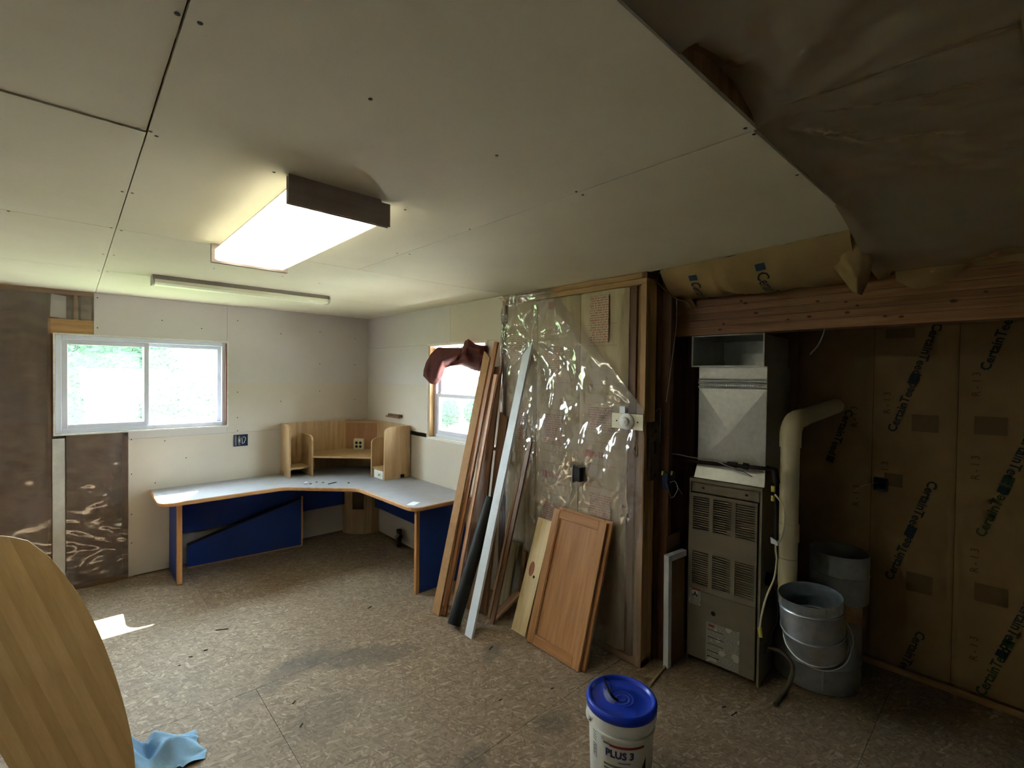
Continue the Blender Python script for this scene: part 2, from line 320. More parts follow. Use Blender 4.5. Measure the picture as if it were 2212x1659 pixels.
def text_geo(body, size, ex=0.0004, align='CENTER', bold=0.):
    cu = bpy.data.curves.new('lettering', 'FONT'); cu.body = body; cu.size = size; cu.extrude = ex; cu.align_x = align; cu.align_y = 'CENTER'; cu.resolution_u = 2; cu.offset = bold
    o = bpy.data.objects.new('lettering', cu); col.objects.link(o)
    dg = bpy.context.evaluated_depsgraph_get(); me = bpy.data.meshes.new_from_object(o.evaluated_get(dg))
    v = [tuple(x.co) for x in me.vertices]; f = [tuple(p.vertices) for p in me.polygons]
    bpy.data.objects.remove(o); bpy.data.curves.remove(cu); bpy.data.meshes.remove(me)
    return v, f
def text(name, body, size, G, m, parent=None, align='CENTER', bold=0.):
    v, f = text_geo(body, size, align=align, bold=bold)
    return obj(name, v, f, m, parent, G)
def fn(x, y, z, s=1.0): return mnoise.noise(Vector((x*s, y*s, z*s)))

# =================================================================== STRUCTURE
X0, Y0, X1 = -1.6, -2.6, 3.72          # left wall, near wall, alcove far wall
# ---- floor: subfloor + OSB sheets
fl = struct(box('floor', (X0-.15, Y0-.15, -.12), (X1+.15, YB+.15, -.018), M['roofd']))
OSB = osb_mat('strand_board')
ysplits = [-2.7, -1.95, -.735, .485, 1.705, 2.925, 4.145, YB+.12]
for j in range(len(ysplits)-1):
    off = .765 if j % 2 == 0 else -.45
    xs = [X0-.12] + [x for x in [off-2.44, off, off+2.44, off+4.88] if X0+.05 < x < X1] + [X1+.12]
    for i in range(len(xs)-1):
        box('floor_panel', (xs[i]+.0012, ysplits[j]+.0012, -.018), (xs[i+1]-.0012, ysplits[j+1]-.0012, 0), OSB, fl)
# ---- ceiling: deck + drywall sheets
ce = struct(box('ceiling', (X0-.15, Y0-.15, 2.72), (X1+.15, YB+.15, 2.80), M['roofd']))
JX = .153; JY1, JY2 = 1.631, 2.820
def cpanel(x0, y0, x1, y1, z=ZC): return box('ceiling_panel', (x0+.0015, y0+.0015, z), (x1-.0015, y1-.0015, z+.0125), M['drywall_c'], ce)
cpanel(X0, .49, JX, JY1, ZC+.004); cpanel(X0, JY1, JX, JY2); cpanel(X0, JY2, JX, 4.04); cpanel(X0, 4.04, JX, YB+.01)
obj('ceiling_panel', [(x, y, z) for z in (ZC, ZC+.0125) for x, y in ((JX+.002, .492), (1.29, .484), (1.305, .484), (1.305, JY2-.002), (JX+.002, JY2-.002))],
    [(0, 1, 2, 3, 4), (9, 8, 7, 6, 5), (0, 1, 6, 5), (1, 2, 7, 6), (2, 3, 8, 7), (3, 4, 9, 8), (4, 0, 5, 9)], M['drywall_c'], ce)
obj('ceiling_panel', [(x, y, z) for z in (ZC, ZC+.0125) for x, y in ((1.3085, .492), (2.446, .478), (2.534, .914), (2.60, 1.582), (2.60, JY2-.002), (1.309, JY2-.002))],
    [(0, 1, 2, 3, 4, 5), (11, 10, 9, 8, 7, 6)] + [(i, (i+1) % 6, 6+(i+1) % 6, 6+i) for i in range(6)], M['drywall_c'], ce)
cpanel(JX, JY2, 2.577, 4.04); cpanel(JX, 4.04, 2.577, YB+.01)
for i in range(7):       # joists behind the sheets, seen through gaps only
    y = .51 + i*.61 if i else .505
    box('ceiling_joist', (X0, y, ZC+.0135), (2.9, y+.038, 2.719), M['stud'], ce)
for (px, py) in [(383, 30), (432, 50), (800, 214), (1073, 336), (592, 372), (875, 453), (300, 278), (325, 284), (338, 294), (264, 414), (286, 417), (18, 456), (1245, 414), (1259, 421), (1610, 277), (1629, 290), (1722, 378), (1015, 495), (858, 547), (885, 549), (240, 492), (262, 498), (223, 549), (246, 551), (213, 585), (232, 587), (610, 597), (690, 612), (462, 580)]:
    p = uz(px, py, ZC-.0005)
    MB().lathe([(0.0002, -.0012), (.0045, -.001), (.005, .0)], p, 10).build('screw_head', M['screw'], ce)

def wall_with_hole(name, ax, pos, th, a0, a1, z0, z1, hole, m):
    """one mesh: a slab on plane ax(0=x,1=y) with a rectangular opening"""
    b = MB(); h0, h1, k0, k1 = hole
    for (u0_, u1_, w0, w1) in ((a0, h0, z0, z1), (h1, a1, z0, z1), (h0, h1, z0, k0), (h0, h1, k1, z1)):
        if ax == 1: b.box((u0_, pos, w0), (u1_, pos+th, w1))
        else: b.box((pos, u0_, w0), (pos+th, u1_, w1))
    return struct(b.build(name, m))
# ---- back wall
W1 = (-.09, 1.108, 1.28, 2.08)
wb = wall_with_hole('wall_back', 1, YB+.10, .015, X0-.1, 2.75, -.1, 2.72, W1, M['extw'])
def slab_hole(name, x0, x1, z0, z1, y0, y1, m, parent, hole=None, bev=.001): return box(name, (x0, y0, z0), (x1, y1, z1), m, parent)
Yd = YB; Yd2 = YB+.0125
LO = 1.205
# drywall sheets: above window, right of window (upper/lower), below window
box('drywall_sheet', (.143, Yd, W1[3]+.004), (W1[1]+.001, Yd2, ZC-.002), M['drywall'], wb)
box('drywall_sheet', (W1[1]+.0025, Yd, 1.688), (XR+.012, Yd2, ZC-.002), M['drywall'], wb)
box('drywall_sheet', (W1[1]+.0025, Yd, LO+.0015), (XR+.012, Yd2, 1.6865), M['drywall_lo'], wb)
box('drywall_sheet', (.363, Yd, LO+.002), (W1[1]+.001, Yd2, W1[2]-.004), M['drywall'], wb)
box('drywall_sheet', (.363, Yd, .012), (XR+.012, Yd2, LO), M['drywall_lo'], wb)
# framing behind the plastic at the left
for x0, x1, z0, z1 in ((-.135, -.092, 0, 2.44), (-.53, -.492, 0, 2.44), (-.94, -.90, 0, 2.44), (-1.35, -1.31, 0, 2.44), (.325, .362, 0, 1.27)):
    box('wall_stud', (x0, YB+.008, z0+.038), (x1, YB+.098, z1-.038), M['dstud'], wb)
box('sole_plate', (X0, YB+.005, 0), (.40, YB+.098, .038), M['studx'], wb); box('top_plate', (X0, YB+.008, 2.402), (.142, YB+.098, 2.44), M['studx'], wb)
box('window_header', (-.13, YB+.004, 2.082), (.1425, YB+.095, 2.205), M['studx'], wb)
box('header_block', (.02, YB+.008, 2.205), (.045, YB+.095, 2.402), M['stud'], wb)
def batt_b(x0, x1, z0, z1):
    def f(u, v):
        x = x0+(x1-x0)*u; z = z0+(z1-z0)*v
        e = min(u, 1-u)*2
        return (x, YB+.030 - .022*min(1, e*3) + .010*fn(x*5, 0, z*5) + .006*fn(x*14, 3, z*14), z)
    b = MB().grid(f, 16, 60); o = b.build('insulation_batt', M['battd'], wb, smooth='all'); return o
for x0, x1, z0, z1 in ((-.49, -.135, .04, 2.40), (-.90, -.53, .04, 2.40), (-1.31, -.94, .04, 2.4), (-1.6, -1.35, .04, 2.4), (-.03, .325, .04, 1.27), (.05, .142, 2.206, 2.40), (-.09, .02, 2.206, 2.40)):
    batt_b(x0, x1, z0, z1)
box('filler_strip', (-.108, YB-.004, .01), (-.035, YB+.008, 1.245), mat('blotchy_plaster', (206, 204, 198), (186, 184, 178), rough=.9, scale=9), wb)
obj('paper_patch', [(p.x, YB+.001, p.z) for p in (uy(110, 634, YB), uy(143, 640, YB), uy(143, 688, YB), uy(108, 684, YB))] + [(p.x, YB+.003, p.z) for p in (uy(110, 634, YB), uy(143, 640, YB), uy(143, 688, YB), uy(108, 684, YB))],
    [(0, 1, 2, 3), (7, 6, 5, 4), (0, 1, 5, 4), (1, 2, 6, 5), (2, 3, 7, 6), (3, 0, 4, 7)], M['paper'], wb)
# brownish plastic film stapled over the left bays
PLB = film('dusty_polythene', milk=.34, milkcol=(156, 142, 134), rough=.16, glossk=1.7, trans=(.86, .82, .78))
def pl_left(x0, x1, z0, z1, nu, nv, sd):
    def f(u, v):
        x = x0+(x1-x0)*u; z = z0+(z1-z0)*v
        a = .020*abs(fn(x*3+sd, 1, z*11+x*5)) + .024*max(0, fn(x*2.5, sd, z*8-x*3.5)) + .005*fn(x*12, 5, z*24)
        lowk = 1.0 if z < 1.0 else .55
        y = YB-.005 - a*lowk
        return (x, y, z)
    return MB().grid(f, nu, nv).build('plastic_film', PLB, wb, smooth='all')
pl_left(X0, -.115, .0, 2.43, 50, 110, 1.); pl_left(-.03, .36, .0, 1.262, 24, 80, 4.); pl_left(-.115, .141, 2.21, 2.435, 16, 14, 8.)
for x, z in ((.165, 2.40), (.165, 2.15), (.385, 1.2), (.385, .9), (.385, .55), (.385, .3), (.9, 2.2), (.6, 2.25), (1.2, 2.3), (1.2, 1.6), (1.2, 1.35), (1.2, 1.22), (1.6, 2.2), (1.6, 1.5), (2.0, 2.25), (2.0, 1.9), (2.0, 1.6), (2.4, 2.2), (2.4, 1.9), (2.4, 1.5), (.62, 1.17), (.78, 1.0), (.55, .8)):
    MB().tube([(x, YB-.001, z), (x, YB+.001, z)], .005, 8).build('screw_head', M['screw'], wb)

# ---- right wall
W2 = (3.07, 3.97, 1.178, 2.085)
wr = wall_with_hole('wall_right', 0, XR+.10, .04, 1.6, YB+.14, -.1, 2.72, W2, M['extw'])
Xd, Xd2 = XR, XR+.0125
YE = 2.897
box('drywall_sheet', (Xd, YE, W2[3]+.003), (Xd2, 3.60, ZC-.002), M['drywall_lo'], wr)
box('drywall_sheet', (Xd, 3.602, W2[3]+.003), (Xd2, YB-.001, ZC-.002), M['drywall'], wr)
box('drywall_sheet', (Xd, W2[1]+.002, 1.688), (Xd2, YB-.001, W2[3]+.001), M['drywall'], wr)
box('drywall_sheet', (Xd, W2[1]+.002, 1.2165), (Xd2, YB-.001, 1.686), M['drywall_lo'], wr)
box('drywall_sheet', (Xd, YE, 1.2165), (Xd2, W2[0]-.002, W2[3]+.001), M['drywall_lo'], wr)
box('drywall_sheet', (Xd, YE, .012), (Xd2, YB-.001, W2[2]-.003), M['drywall_lo'], wr)
box('drywall_edge_stud', (XR+.001, YE-.038, .04), (XR+.098, YE-.001, 2.36), M['dstud'], wr)
SY = [2.515, 2.10, 1.70]
for y in SY: box('wall_stud', (XR+.036, y-.019, .04), (XR+.098, y+.019, 2.364), M['dstud'], wr)
box('top_plate', (XR-.001, 1.565, 2.364), (XR+.098, YE-.002, 2.40), M['study'], wr, bev=.002); box('top_plate', (XR+.003, 1.60, 2.402), (XR+.098, YE-.002, 2.438), M['study'], wr, bev=.002)
box('top_plate', (XR+.002, 1.565, 2.402), (XR+.098, 1.598, 2.438), M['dstud'], wr)
box('sole_plate', (XR+.004, 1.565, 0), (XR+.098, YE-.002, .038), M['study'], wr)
def batt_r(y0, y1, z0, z1, sd):
    def f(u, v):
        y = y0+(y1-y0)*u; z = z0+(z1-z0)*v
        e = min(u, 1-u)*2
        w = .006*fn(y*9+sd, 2, z*3.5) + .006*abs(fn(y*16, sd, z*4.0+y*6))
        return (XR+.034 - .022*min(1, e*4) - w, y, z)
    return MB().grid(f, 26, 90).build('insulation_batt', M['batt'], wr, smooth='all')
bays = [(1.705, 2.098), (2.1015, 2.513), (2.5165, 2.857)]
bts = [batt_r(a, b, .04, 2.362, i*3.) for i, (a, b) in enumerate(bays)]
# print on the facings
PRB = print_mat('facing_small_print', (188, 168, 142), (160, 104, 92), rows=62, words=90, ax=1, dens=.55)
def blk(bt, y0, y1, z0, z1, m=PRB): box('print_block', (XR-.0045, y0, z0), (XR-.002, y1, z1), m, bt)
def line_r(bt, y0, y1, z): box('print_rule', (XR-.0045, y0, z-.0012), (XR-.002, y1, z+.0012), M['inkpinkl'], bt)
def r13(bt, y, z, s=.052):
    text('print_lettering', 'R-13', s, T(XR-.006, y, z) @ FACE_R, M['inkpink'], bt, 'LEFT', .0022)
    box('print_logo', (XR-.0052, y+.012, z-.022), (XR-.002, y+.052, z+.026), M['inkpink'], bt)
blk(bts[0], 1.84, 1.99, 2.02, 2.33); blk(bts[0], 1.80, 2.0, 1.44, 1.62); r13(bts[0], 1.955, 1.275, .05); blk(bts[0], 1.80, 1.97, .78, 1.02); blk(bts[0], 1.82, 1.99, .4, .6)
for z in (2.14, 2.0, 1.86, 1.74, 1.42, 1.36, 1.21, 1.06, .75): line_r(bts[0], 1.775, 2.01, z)
blk(bts[1], 2.22, 2.40, 1.30, 1.52); r13(bts[1], 2.355, 1.075, .05); blk(bts[1], 2.2, 2.40, .62, .88); blk(bts[1], 2.22, 2.40, 1.82, 2.0)
box('print_logo', (XR-.005, 2.32, 2.28), (XR-.002, 2.37, 2.335), M['inkpink'], bts[1])
for z in (2.06, 1.75, 1.55, 1.25, 1.16, 1.02, .94, .56): line_r(bts[1], 2.17, 2.42, z)
blk(bts[2], 2.62, 2.82, 1.93, 2.14); blk(bts[2], 2.60, 2.80, 1.3, 1.5)
for z in (2.16, 1.9, 1.72, 1.55, 1.2): line_r(bts[2], 2.57, 2.83, z)
# end post of the wall
box('end_post', (XR-.001, 1.565, .0), (XR+.04, 1.602, 2.364), M['stud'], wr, bev=.0015); box('end_post', (XR+.03, 1.565, .0), (XR+.118, 1.64, 2.364), M['stud'], wr)
box('end_post', (XR+.012, 1.642, .04), (XR+.098, 1.679, 2.364), M['dstud'], wr)
# clear polythene, cut off diagonally at its upper corner
PLR = film('clear_polythene', milk=.27, milkcol=(206, 196, 192), rough=.09, glossk=3.2, trans=(.94, .93, .93), bump=.12, bscale=14)
def pl_right(u, v):
    z = .005 + 2.425*v
    R = 1.568 if z < 1.6 else 1.568 + (2.331-1.568)*((z-1.6)/(2.424-1.6))
    y = 2.892 + (R-2.892)*u
    p = Vector((y, z, 0))
    w = 0
    # folds hanging from the tie points
    for (yy, zz, k, sp) in ((2.52, 2.07, .030, 9.), (2.33, 2.42, .016, 12.), (2.86, 2.06, .028, 8.), (1.62, 1.6, .014, 12.)):
        dy, dz = y-yy, zz-z; r = math.hypot(dy, dz)+.02
        a = math.atan2(dy, dz)
        w += k*math.exp(-r*1.7)*(.5+.5*math.cos(a*sp + 2*fn(y*3, zz, z*3)))*min(1, r*5)
    w += .022*abs(fn(y*6, 1.3, z*2.6+y*2)) + .018*max(0, fn(y*10+z*4, 4.1, z*4)) + .0035*fn(y*30, 2, z*26)
    low = max(0, min(1, (1.05-z)/.9)); w *= 1-.45*low
    ed = min(1, (2.892-y)*14, (y-R)*10+.15)
    return (XR-.010 - w*ed, y, z)
MB().grid(pl_right, 130, 210).build('plastic_film', PLR, wr, smooth='all')
# rolled hem of the film under the ceiling
def hem(u, v):
    y = 2.89-(2.89-2.335)*u; a = v*2*PI*.75
    r = .016+.010*fn(y*14, 0, 2)+.006*fn(y*30, a, 1)
    return (XR-.014-r*math.cos(a), y, 2.408+.01*fn(y*7, 1, 0)+r*math.sin(a))
MB().grid(hem, 50, 12).build('plastic_film', PLR, wr, smooth='all')

# ---- solid left wall (out of frame), solid near wall behind the camera
wl = struct(box('wall_left', (X0-.1, Y0-.1, -.1), (X0, YB+.14, 2.72), M['drywall']))
wn_ = struct(box('wall_near', (X0-.1, Y0-.10, -.1), (X1+.1, Y0, 2.72), M['drywall']))
# ---- furnace alcove walls
wa = struct(box('wall_alcove', (X1+.06, Y0-.1, -.1), (X1+.12, 1.70, 2.72), M['extw']))
for i in range(11):
    y = .64 - .392*i if i else .64
    if y > Y0: box('wall_stud', (X1, y-.016, 0.04), (X1+.06, y+.016, 2.5), M['dstud'], wa)
box('wall_stud', (X1, 1.05, .04), (X1+.06, 1.09, 2.5), M['dstud'], wa)
box('sole_plate', (X1-.02, Y0, 0), (X1+.06, 1.5, .038), M['study'], wa)
XK = X1-.012
def kbatt(y0, y1, sd):
    def f(u, v):
        y = y0+(y1-y0)*u; z = .05+2.4*v
        e = min(u, 1-u)*2
        return (XK+.008-.008*min(1, e*14)+.003*fn(y*6+sd, 0, z*3), y, z)
    return MB().grid(f, 30, 40).build('insulation_batt', M['kraft'], wa, smooth='all')
kb = {}
ys = [1.45, 1.065, .64] + [.248-.392*i for i in range(8)]
for i in range(len(ys)-1):
    kb[i] = kbatt(ys[i+1]+.0012, ys[i]-.0012, i*2.)
def kidx(y):
    for i in range(len(ys)-1):
        if ys[i+1] <= y <= ys[i]: return kb[i]
    return kb[2]
TD = Vector((0, -.098, .314)).normalized()
def ctext(p, d, inkm=M['inkteal']):
    """one run of the printed maker's name starting at p along direction d on the kraft facing"""
    d = d.normalized(); n = Vector((-1, 0, 0)); up = n.cross(d)
    G = Matrix(((d.x, up.x, n.x, XK-.0045), (d.y, up.y, n.y, p.y), (d.z, up.z, n.z, p.z), (0, 0, 0, 1)))
    v, f = text_geo('CertainTeed', .062, align='LEFT', bold=.0012)
    mx = max(x[0] for x in v)
    b = MB().add(v, f).box((mx+.012, -.020, -.0004), (mx+.052, .024, .0004))
    par = kidx(min(1.3, p.y+d.y*.15))
    return b.build('print_lettering', inkm, par, G)
for (px, py, s) in [(1926, 932, 1), (2027, 698, -1), (1920, 1250, 1), (2016, 1040, -1), (2117, 1158, 1), (2117, 1500, 1), (2127, 800, 1), (1990, 1365, -1), (1836, 885, -1), (2232, 930, -1), (2228, 1296, -1)]:
    ctext(ux(px, py, XK), TD*s, M['inkgrn'] if (px, py) in ((2117, 1158), (2117, 1500)) else M['inkteal'])
for (px, py, s) in [(1917, 870, 1), (2110, 830, 1), (2108, 1010, 1), (2106, 1210, 1), (2104, 1400, 1), (1912, 1020, 1), (1850, 1070, 1), (1846, 900, 1)]:
    p = ux(px, py, XK)
    G = Matrix(((0, 0, -1, XK-.0045), (0, -1, 0, p.y), (1, 0, 0, p.z), (0, 0, 0, 1)))
    G = Matrix(((0, 0, -1, XK-.0045), (0, 1, 0, p.y), (1, 0, 0, p.z), (0, 0, 0, 1)))
    text('print_lettering', 'R - 1 3', .05, G, M['inkfaint'], kidx(p.y))
for (px, py, w, h) in [(1998, 915, .12, .10), (2140, 920, .13, .1), (1930, 1037, .09, .08), (1985, 1260, .12, .11), (2140, 1285, .13, .1), (1945, 720, .14, .06)]:
    p = ux(px, py, XK); box('print_block', (XK-.0042, p.y-w/2, p.z-h/2), (XK-.003, p.y+w/2, p.z+h/2), M['kraftdk'], kidx(p.y))
# closet side wall (faces the camera), rough dark boards and studs
wc = struct(box('wall_closet', (XR+.118, 1.60, -.1), (X1+.1, 1.66, 2.72), M['extw']))
for i in range(5):
    x = 2.70+i*.205
    box('wall_board', (x+.002, 1.562, 0), (x+.203, 1.578+.004*(i % 2), 2.6), M['dstud'], wc)
for x in (2.745, 3.08): box('wall_stud', (x, 1.50, 0), (x+.038, 1.564, 2.6), M['dstud'], wc)
# ---- laminated beam over the alcove
bm_ = struct(box('trim_1', (2.93, Y0, 2.075), (3.02, 1.56, 2.60), M['beamw']), 'laminated timber beam spanning the furnace alcove')
zz = 2.062; 
for i in range(12):
    h = .042 if i else .05
    box('beam_lamination', (2.898+.002*(i % 2), Y0, zz+.0008), (3.022, 1.56, zz+h-.0008), wood('beam_fir_%d' % (i % 3), (128-8*(i % 3), 86-6*(i % 3), 52-4*(i % 3)), (160-6*(i % 3), 114-5*(i % 3), 74-4*(i % 3)), 1), bm_)
    zz += h
for (px, py) in [(1555, 732-20), (1563, 700), (1633, 676), (1702, 690), (1748, 684), (1766, 651), (1827, 652), (1830, 675), (1852, 660), (1947, 684), (1912, 683), (1601, 650), (1610, 655), (2060, 650), (2130, 630)]:
    p = ux(px, py, 2.897); r = random.uniform(.005, .009)
    MB().tube([(0, 0, -.0005), (0, 0, .0012)], r, 8).build('wood_knot', M['knot'], bm_, G=T(2.8975, p.y, p.z) @ Matrix.Rotation(-PI/2, 4, 'Y') @ Matrix.Diagonal((1, 1.6, 1, 1)))

# ---- open bays of the ceiling: kraft batts and sagging film
xs = [X0, -1.0, -.39, .22, .83, 1.44, 2.05, 2.6]
def cbatt(x0, x1, y0, y1, sd):
    def f(u, v):
        x = x0+(x1-x0)*u; y = y0+(y1-y0)*v; e = min(u, 1-u)*2
        return (x, y, 2.60-.045*min(1, e*3)+.012*fn(x*4+sd, y*3, 0))
    return MB().grid(f, 16, 40).build('insulation_batt', M['kraft'], ce, smooth='all')
cbs = [cbatt(xs[i]+.003, xs[i+1]-.003, Y0, .50, i*2.) for i in range(len(xs)-1)]
cbs.append(cbatt(2.603, 3.7, Y0, 1.55, 20.))
for (px, py, w, h, rz) in [(1900, 210, .10, .05, .2), (1965, 178, .10, .05, .2), (1905, 245, .10, .09, .9), (1895, 285, .10, .05, .9), (1960, 140, .05, .05, 0)]:
    p = uz(px, py, 2.552)
    G = T(p.x, p.y, 2.548) @ Matrix.Rotation(rz+PI/4, 4, 'Z')
    box('print_block', (-w/2, -h/2, 0), (w/2, h/2, .003), M['inkteal'], cbs[5], G)
PLC = film('milky_polythene', milk=.66, milkcol=(214, 200, 176), rough=.2, glossk=1.6, trans=(.92, .9, .86))
def pl_ceil(u, v):
    x = X0 + (2.92-X0)*u; t = v
    yed = .488
    y = Y0 + (yed-Y0)*t
    de = yed - y
    # lower towards the beam
    k = max(0, min(1, (x-1.95)/.97)); k = k*k*(3-2*k)
    z = 2.475 - .165*k
    z -= .030*math.sin(min(1, de/.9)*PI)*(1-k)
    # creases fanning out of the corner of the drywall sheet at (1.30, .49)
    a = math.atan2(y-.50, x-1.30); r = math.hypot(x-1.30, y-.50)
    am = math.exp(-r*1.2)*min(1, r*4)
    z += .009*am*math.sin(a*11 + 1.5*fn(x*2, y*2, 1)) + .004*am*math.sin(a*27+3*fn(x*4, y*4, 2))
    z += .016*fn(x*1.2, y*3.6, 3.) + .007*abs(fn(x*2.5+y, y*7, 9.)) 
    # the film pulls up off the sheet edge, leaving a dark gap
    if .92 < x < 1.29 and de < .10: z += .045*math.sin((x-.92)/.37*PI)*(1-de/.10)
    z += .004*fn(x*9, y*9, 4)
    cr = math.sin(a*9 + 2.2*fn(x*1.3, y*1.3, 7)); z -= .007*math.exp(-(cr/.10)**2)*math.exp(-r*.7)*min(1, r*5)
    cy = math.sin((y*.75+x*.30)*16 + 2.5*fn(x*1.1, y*1.1, 2)); z -= .006*math.exp(-(cy/.12)**2)*(.4+.6*max(0, fn(x*1.7, y*1.7, 11)+.3))
    if de < .06 and not (.92 < x < 1.29): z = z*(de/.06) + (2.447-.165*k)*(1-de/.06)
    return (x, y, z)
MB().grid(pl_ceil, 260, 150).build('plastic_film', PLC, ce, smooth='all')
# kraft facing hanging between the ceiling edge and the beam
def droop(u, v):
    y = .52 + (1.50-.52)*u
    xe = 2.455 + (2.60-2.455)*u
    xb = 2.885
    x = xe + (xb-xe)*v
    amp = .095 if u < .62 else .095 - .10*(u-.62)
    z = 2.438 - .150*v - amp*math.sin(PI*v**.75)
    z += .014*fn(y*6, v*2, 1)+.008*fn(y*15, v*5, 3)
    if .60 < u < .66: z += .012
    return (x, y, z)
MB().grid(droop, 70, 28).build('insulation_batt', M['kraft'], ce, smooth='all')
for y_, k_ in ((.92, 1), (1.30, .8)):
    v, f = text_geo('CertainTeed', .085, align='LEFT', bold=.001); b_ = MB().add(v, f)
    for q_ in range(6): b_.add([(-.055+.043*q_/6, -.022, 0), (-.055+.043*(q_+1)/6, -.022, 0), (-.055+.043*(q_+1)/6, .026, 0), (-.055+.043*q_/6, .026, 0)], [(0, 1, 2, 3)])
    out = []
    for x, y, z in b_.v:
        vv = .10 + (x+.055)/.62; p_ = Vector(droop((y_-y-.52)/.98, min(1, vv)))
        out.append((p_.x-.002, p_.y, p_.z-.0035))
    obj('print_lettering', out, b_.f, M['darkblue'], ce)
fl_rows = [((1815, 520), (1866, 492)), ((1803, 548), (1880, 532)), ((1798, 575), (1885, 568)), ((1818, 600), (1878, 604)), ((1840, 630), (1862, 638))]
def flap(u, v):
    k = min(3, int(v*4)); t_ = v*4-k
    (a0, a1), (b0, b1) = fl_rows[k], fl_rows[k+1]
    px = (a0[0]*(1-t_)+b0[0]*t_)*(1-u) + (a1[0]*(1-t_)+b1[0]*t_)*u
    py = (a0[1]*(1-t_)+b0[1]*t_)*(1-u) + (a1[1]*(1-t_)+b1[1]*t_)*u
    X = 2.50 + .16*v - .05*math.sin(u*PI)*(.3+v) + .012*fn(u*5, v*5, 3)
    return tuple(ux(px, py, X))
MB().grid(flap, 20, 24).build('facing_flap', M['kraft'], ce, smooth='all')
def flap2(u, v):        # dark curled strip beside the post
    y = 1.53 - .13*v - .02*math.sin(u*6)
    x = 2.61 + .30*u
    return (x, y, 2.43 - .20*u*u - .03*v*math.sin(u*PI))
MB().grid(flap2, 20, 8).build('facing_flap', M['kraft'], ce, smooth='all')
tube('torn_edge', smooth_path([ux(1404, 592, 2.62), ux(1430, 620, 2.69), ux(1460, 645, 2.77), ux(1489, 655, 2.85), ux(1496, 690, 2.86)]), [.004]*33, M['kraft'], ce, 6)
def flap3(u, v):        # torn lower edge of the facing on the beam, right
    y = .42 - 1.2*u
    return (2.90-.06*(1-v)-.02*math.sin(v*3), y, 2.345+.02*fn(y*3, 1, 0) - (.075+.03*fn(y*9, 0, 1)-.06*u+(.06 if y > .2 else 0)*math.sin(min(1, (.42-y)/.25)*PI))*v)
MB().grid(flap3, 40, 8).build('facing_flap', M['kraft'], ce, smooth='all')
# =================================================================== WINDOWS
GLASS = film('window_glass', milk=.03, milkcol=(235, 240, 245), rough=.02, glossk=1.0, trans=(.95, .98, .97))
def ring_y(name, x0, x1, z0, z1, t, y0, y1, m, parent=None, bev=.003):
    b = MB(); b.box((x0, y0, z0), (x0+t, y1, z1)).box((x1-t, y0, z0), (x1, y1, z1)).box((x0+t, y0, z0), (x1-t, y1, z0+t)).box((x0+t, y0, z1-t), (x1-t, y1, z1))
    return b.build(name, m, parent, bev=bev)
def ring_x(name, y0, y1, z0, z1, t, x0, x1, m, parent=None, bev=.003):
    b = MB(); b.box((x0, y0, z0), (x1, y0+t, z1)).box((x0, y1-t, z0), (x1, y1, z1)).box((x0, y0+t, z0), (x1, y1-t, z0+t)).box((x0, y0+t, z1-t), (x1, y1-t, z1))
    return b.build(name, m, parent, bev=bev)
w1 = struct(ring_y('window_1', W1[0], W1[1], W1[2], W1[3], .038, YB+.022, YB+.105, M['vinyl']))
sh = ring_y('sash', -.054, .512, 1.316, 2.042, .038, YB+.030, YB+.058, M['vinyl'], w1)
box('pane', (-.02, YB+.042, 1.35), (.48, YB+.046, 2.01), GLASS, sh)
sh = ring_y('sash', .468, 1.072, 1.316, 2.042, .032, YB+.064, YB+.092, M['vinyl'], w1)
box('pane', (.495, YB+.077, 1.344), (1.045, YB+.081, 2.014), GLASS, sh)
box('sill_track', (-.05, YB+.018, 1.305), (1.07, YB+.05, 1.3165), M['vinyl'], w1)
ring_y('window_liner', W1[0]-.012, W1[1]+.012, W1[2]-.012, W1[3]+.012, .0118, YB-.006, YB+.10, M['gyps'], w1, bev=0)
box('jamb_strip', (1.0985, YB-.004, 1.29), (1.1075, YB+.021, 2.07), mat('red_brown_jamb', (120, 64, 50), rough=.7), w1)
w2 = struct(ring_x('window_2', W2[0]+.03, W2[1]-.03, W2[2]+.01, W2[3]-.03, .034, XR+.055, XR+.125, M['vinyl']))
sh = ring_x('sash', 3.135, 3.905, 1.57, 2.02, .032, XR+.094, XR+.116, M['vinyl'], w2); box('pane', (XR+.103, 3.16, 1.60), (XR+.107, 3.88, 1.99), GLASS, sh)
sh = ring_x('sash', 3.135, 3.905, 1.222, 1.612, .036, XR+.066, XR+.090, M['vinyl'], w2); box('pane', (XR+.076, 3.165, 1.255), (XR+.080, 3.875, 1.58), GLASS, sh)
ring_x('window_liner', W2[0]+.002, W2[1]-.002, W2[2]-.001, W2[3]-.001, .012, XR+.002, XR+.10, M['gyps'], w2, bev=0)
for y in (W2[0]+.014, W2[1]-.032): box('wood_jamb', (XR+.004, y, W2[2]+.012), (XR+.056, y+.018, W2[3]-.014), M['stud'], w2)
ring_x('plaster_edge', W2[0]-.008, W2[1]+.008, W2[2]-.008, W2[3]+.008, .0098, XR-.004, XR+.03, M['gyps'], w2, bev=0)

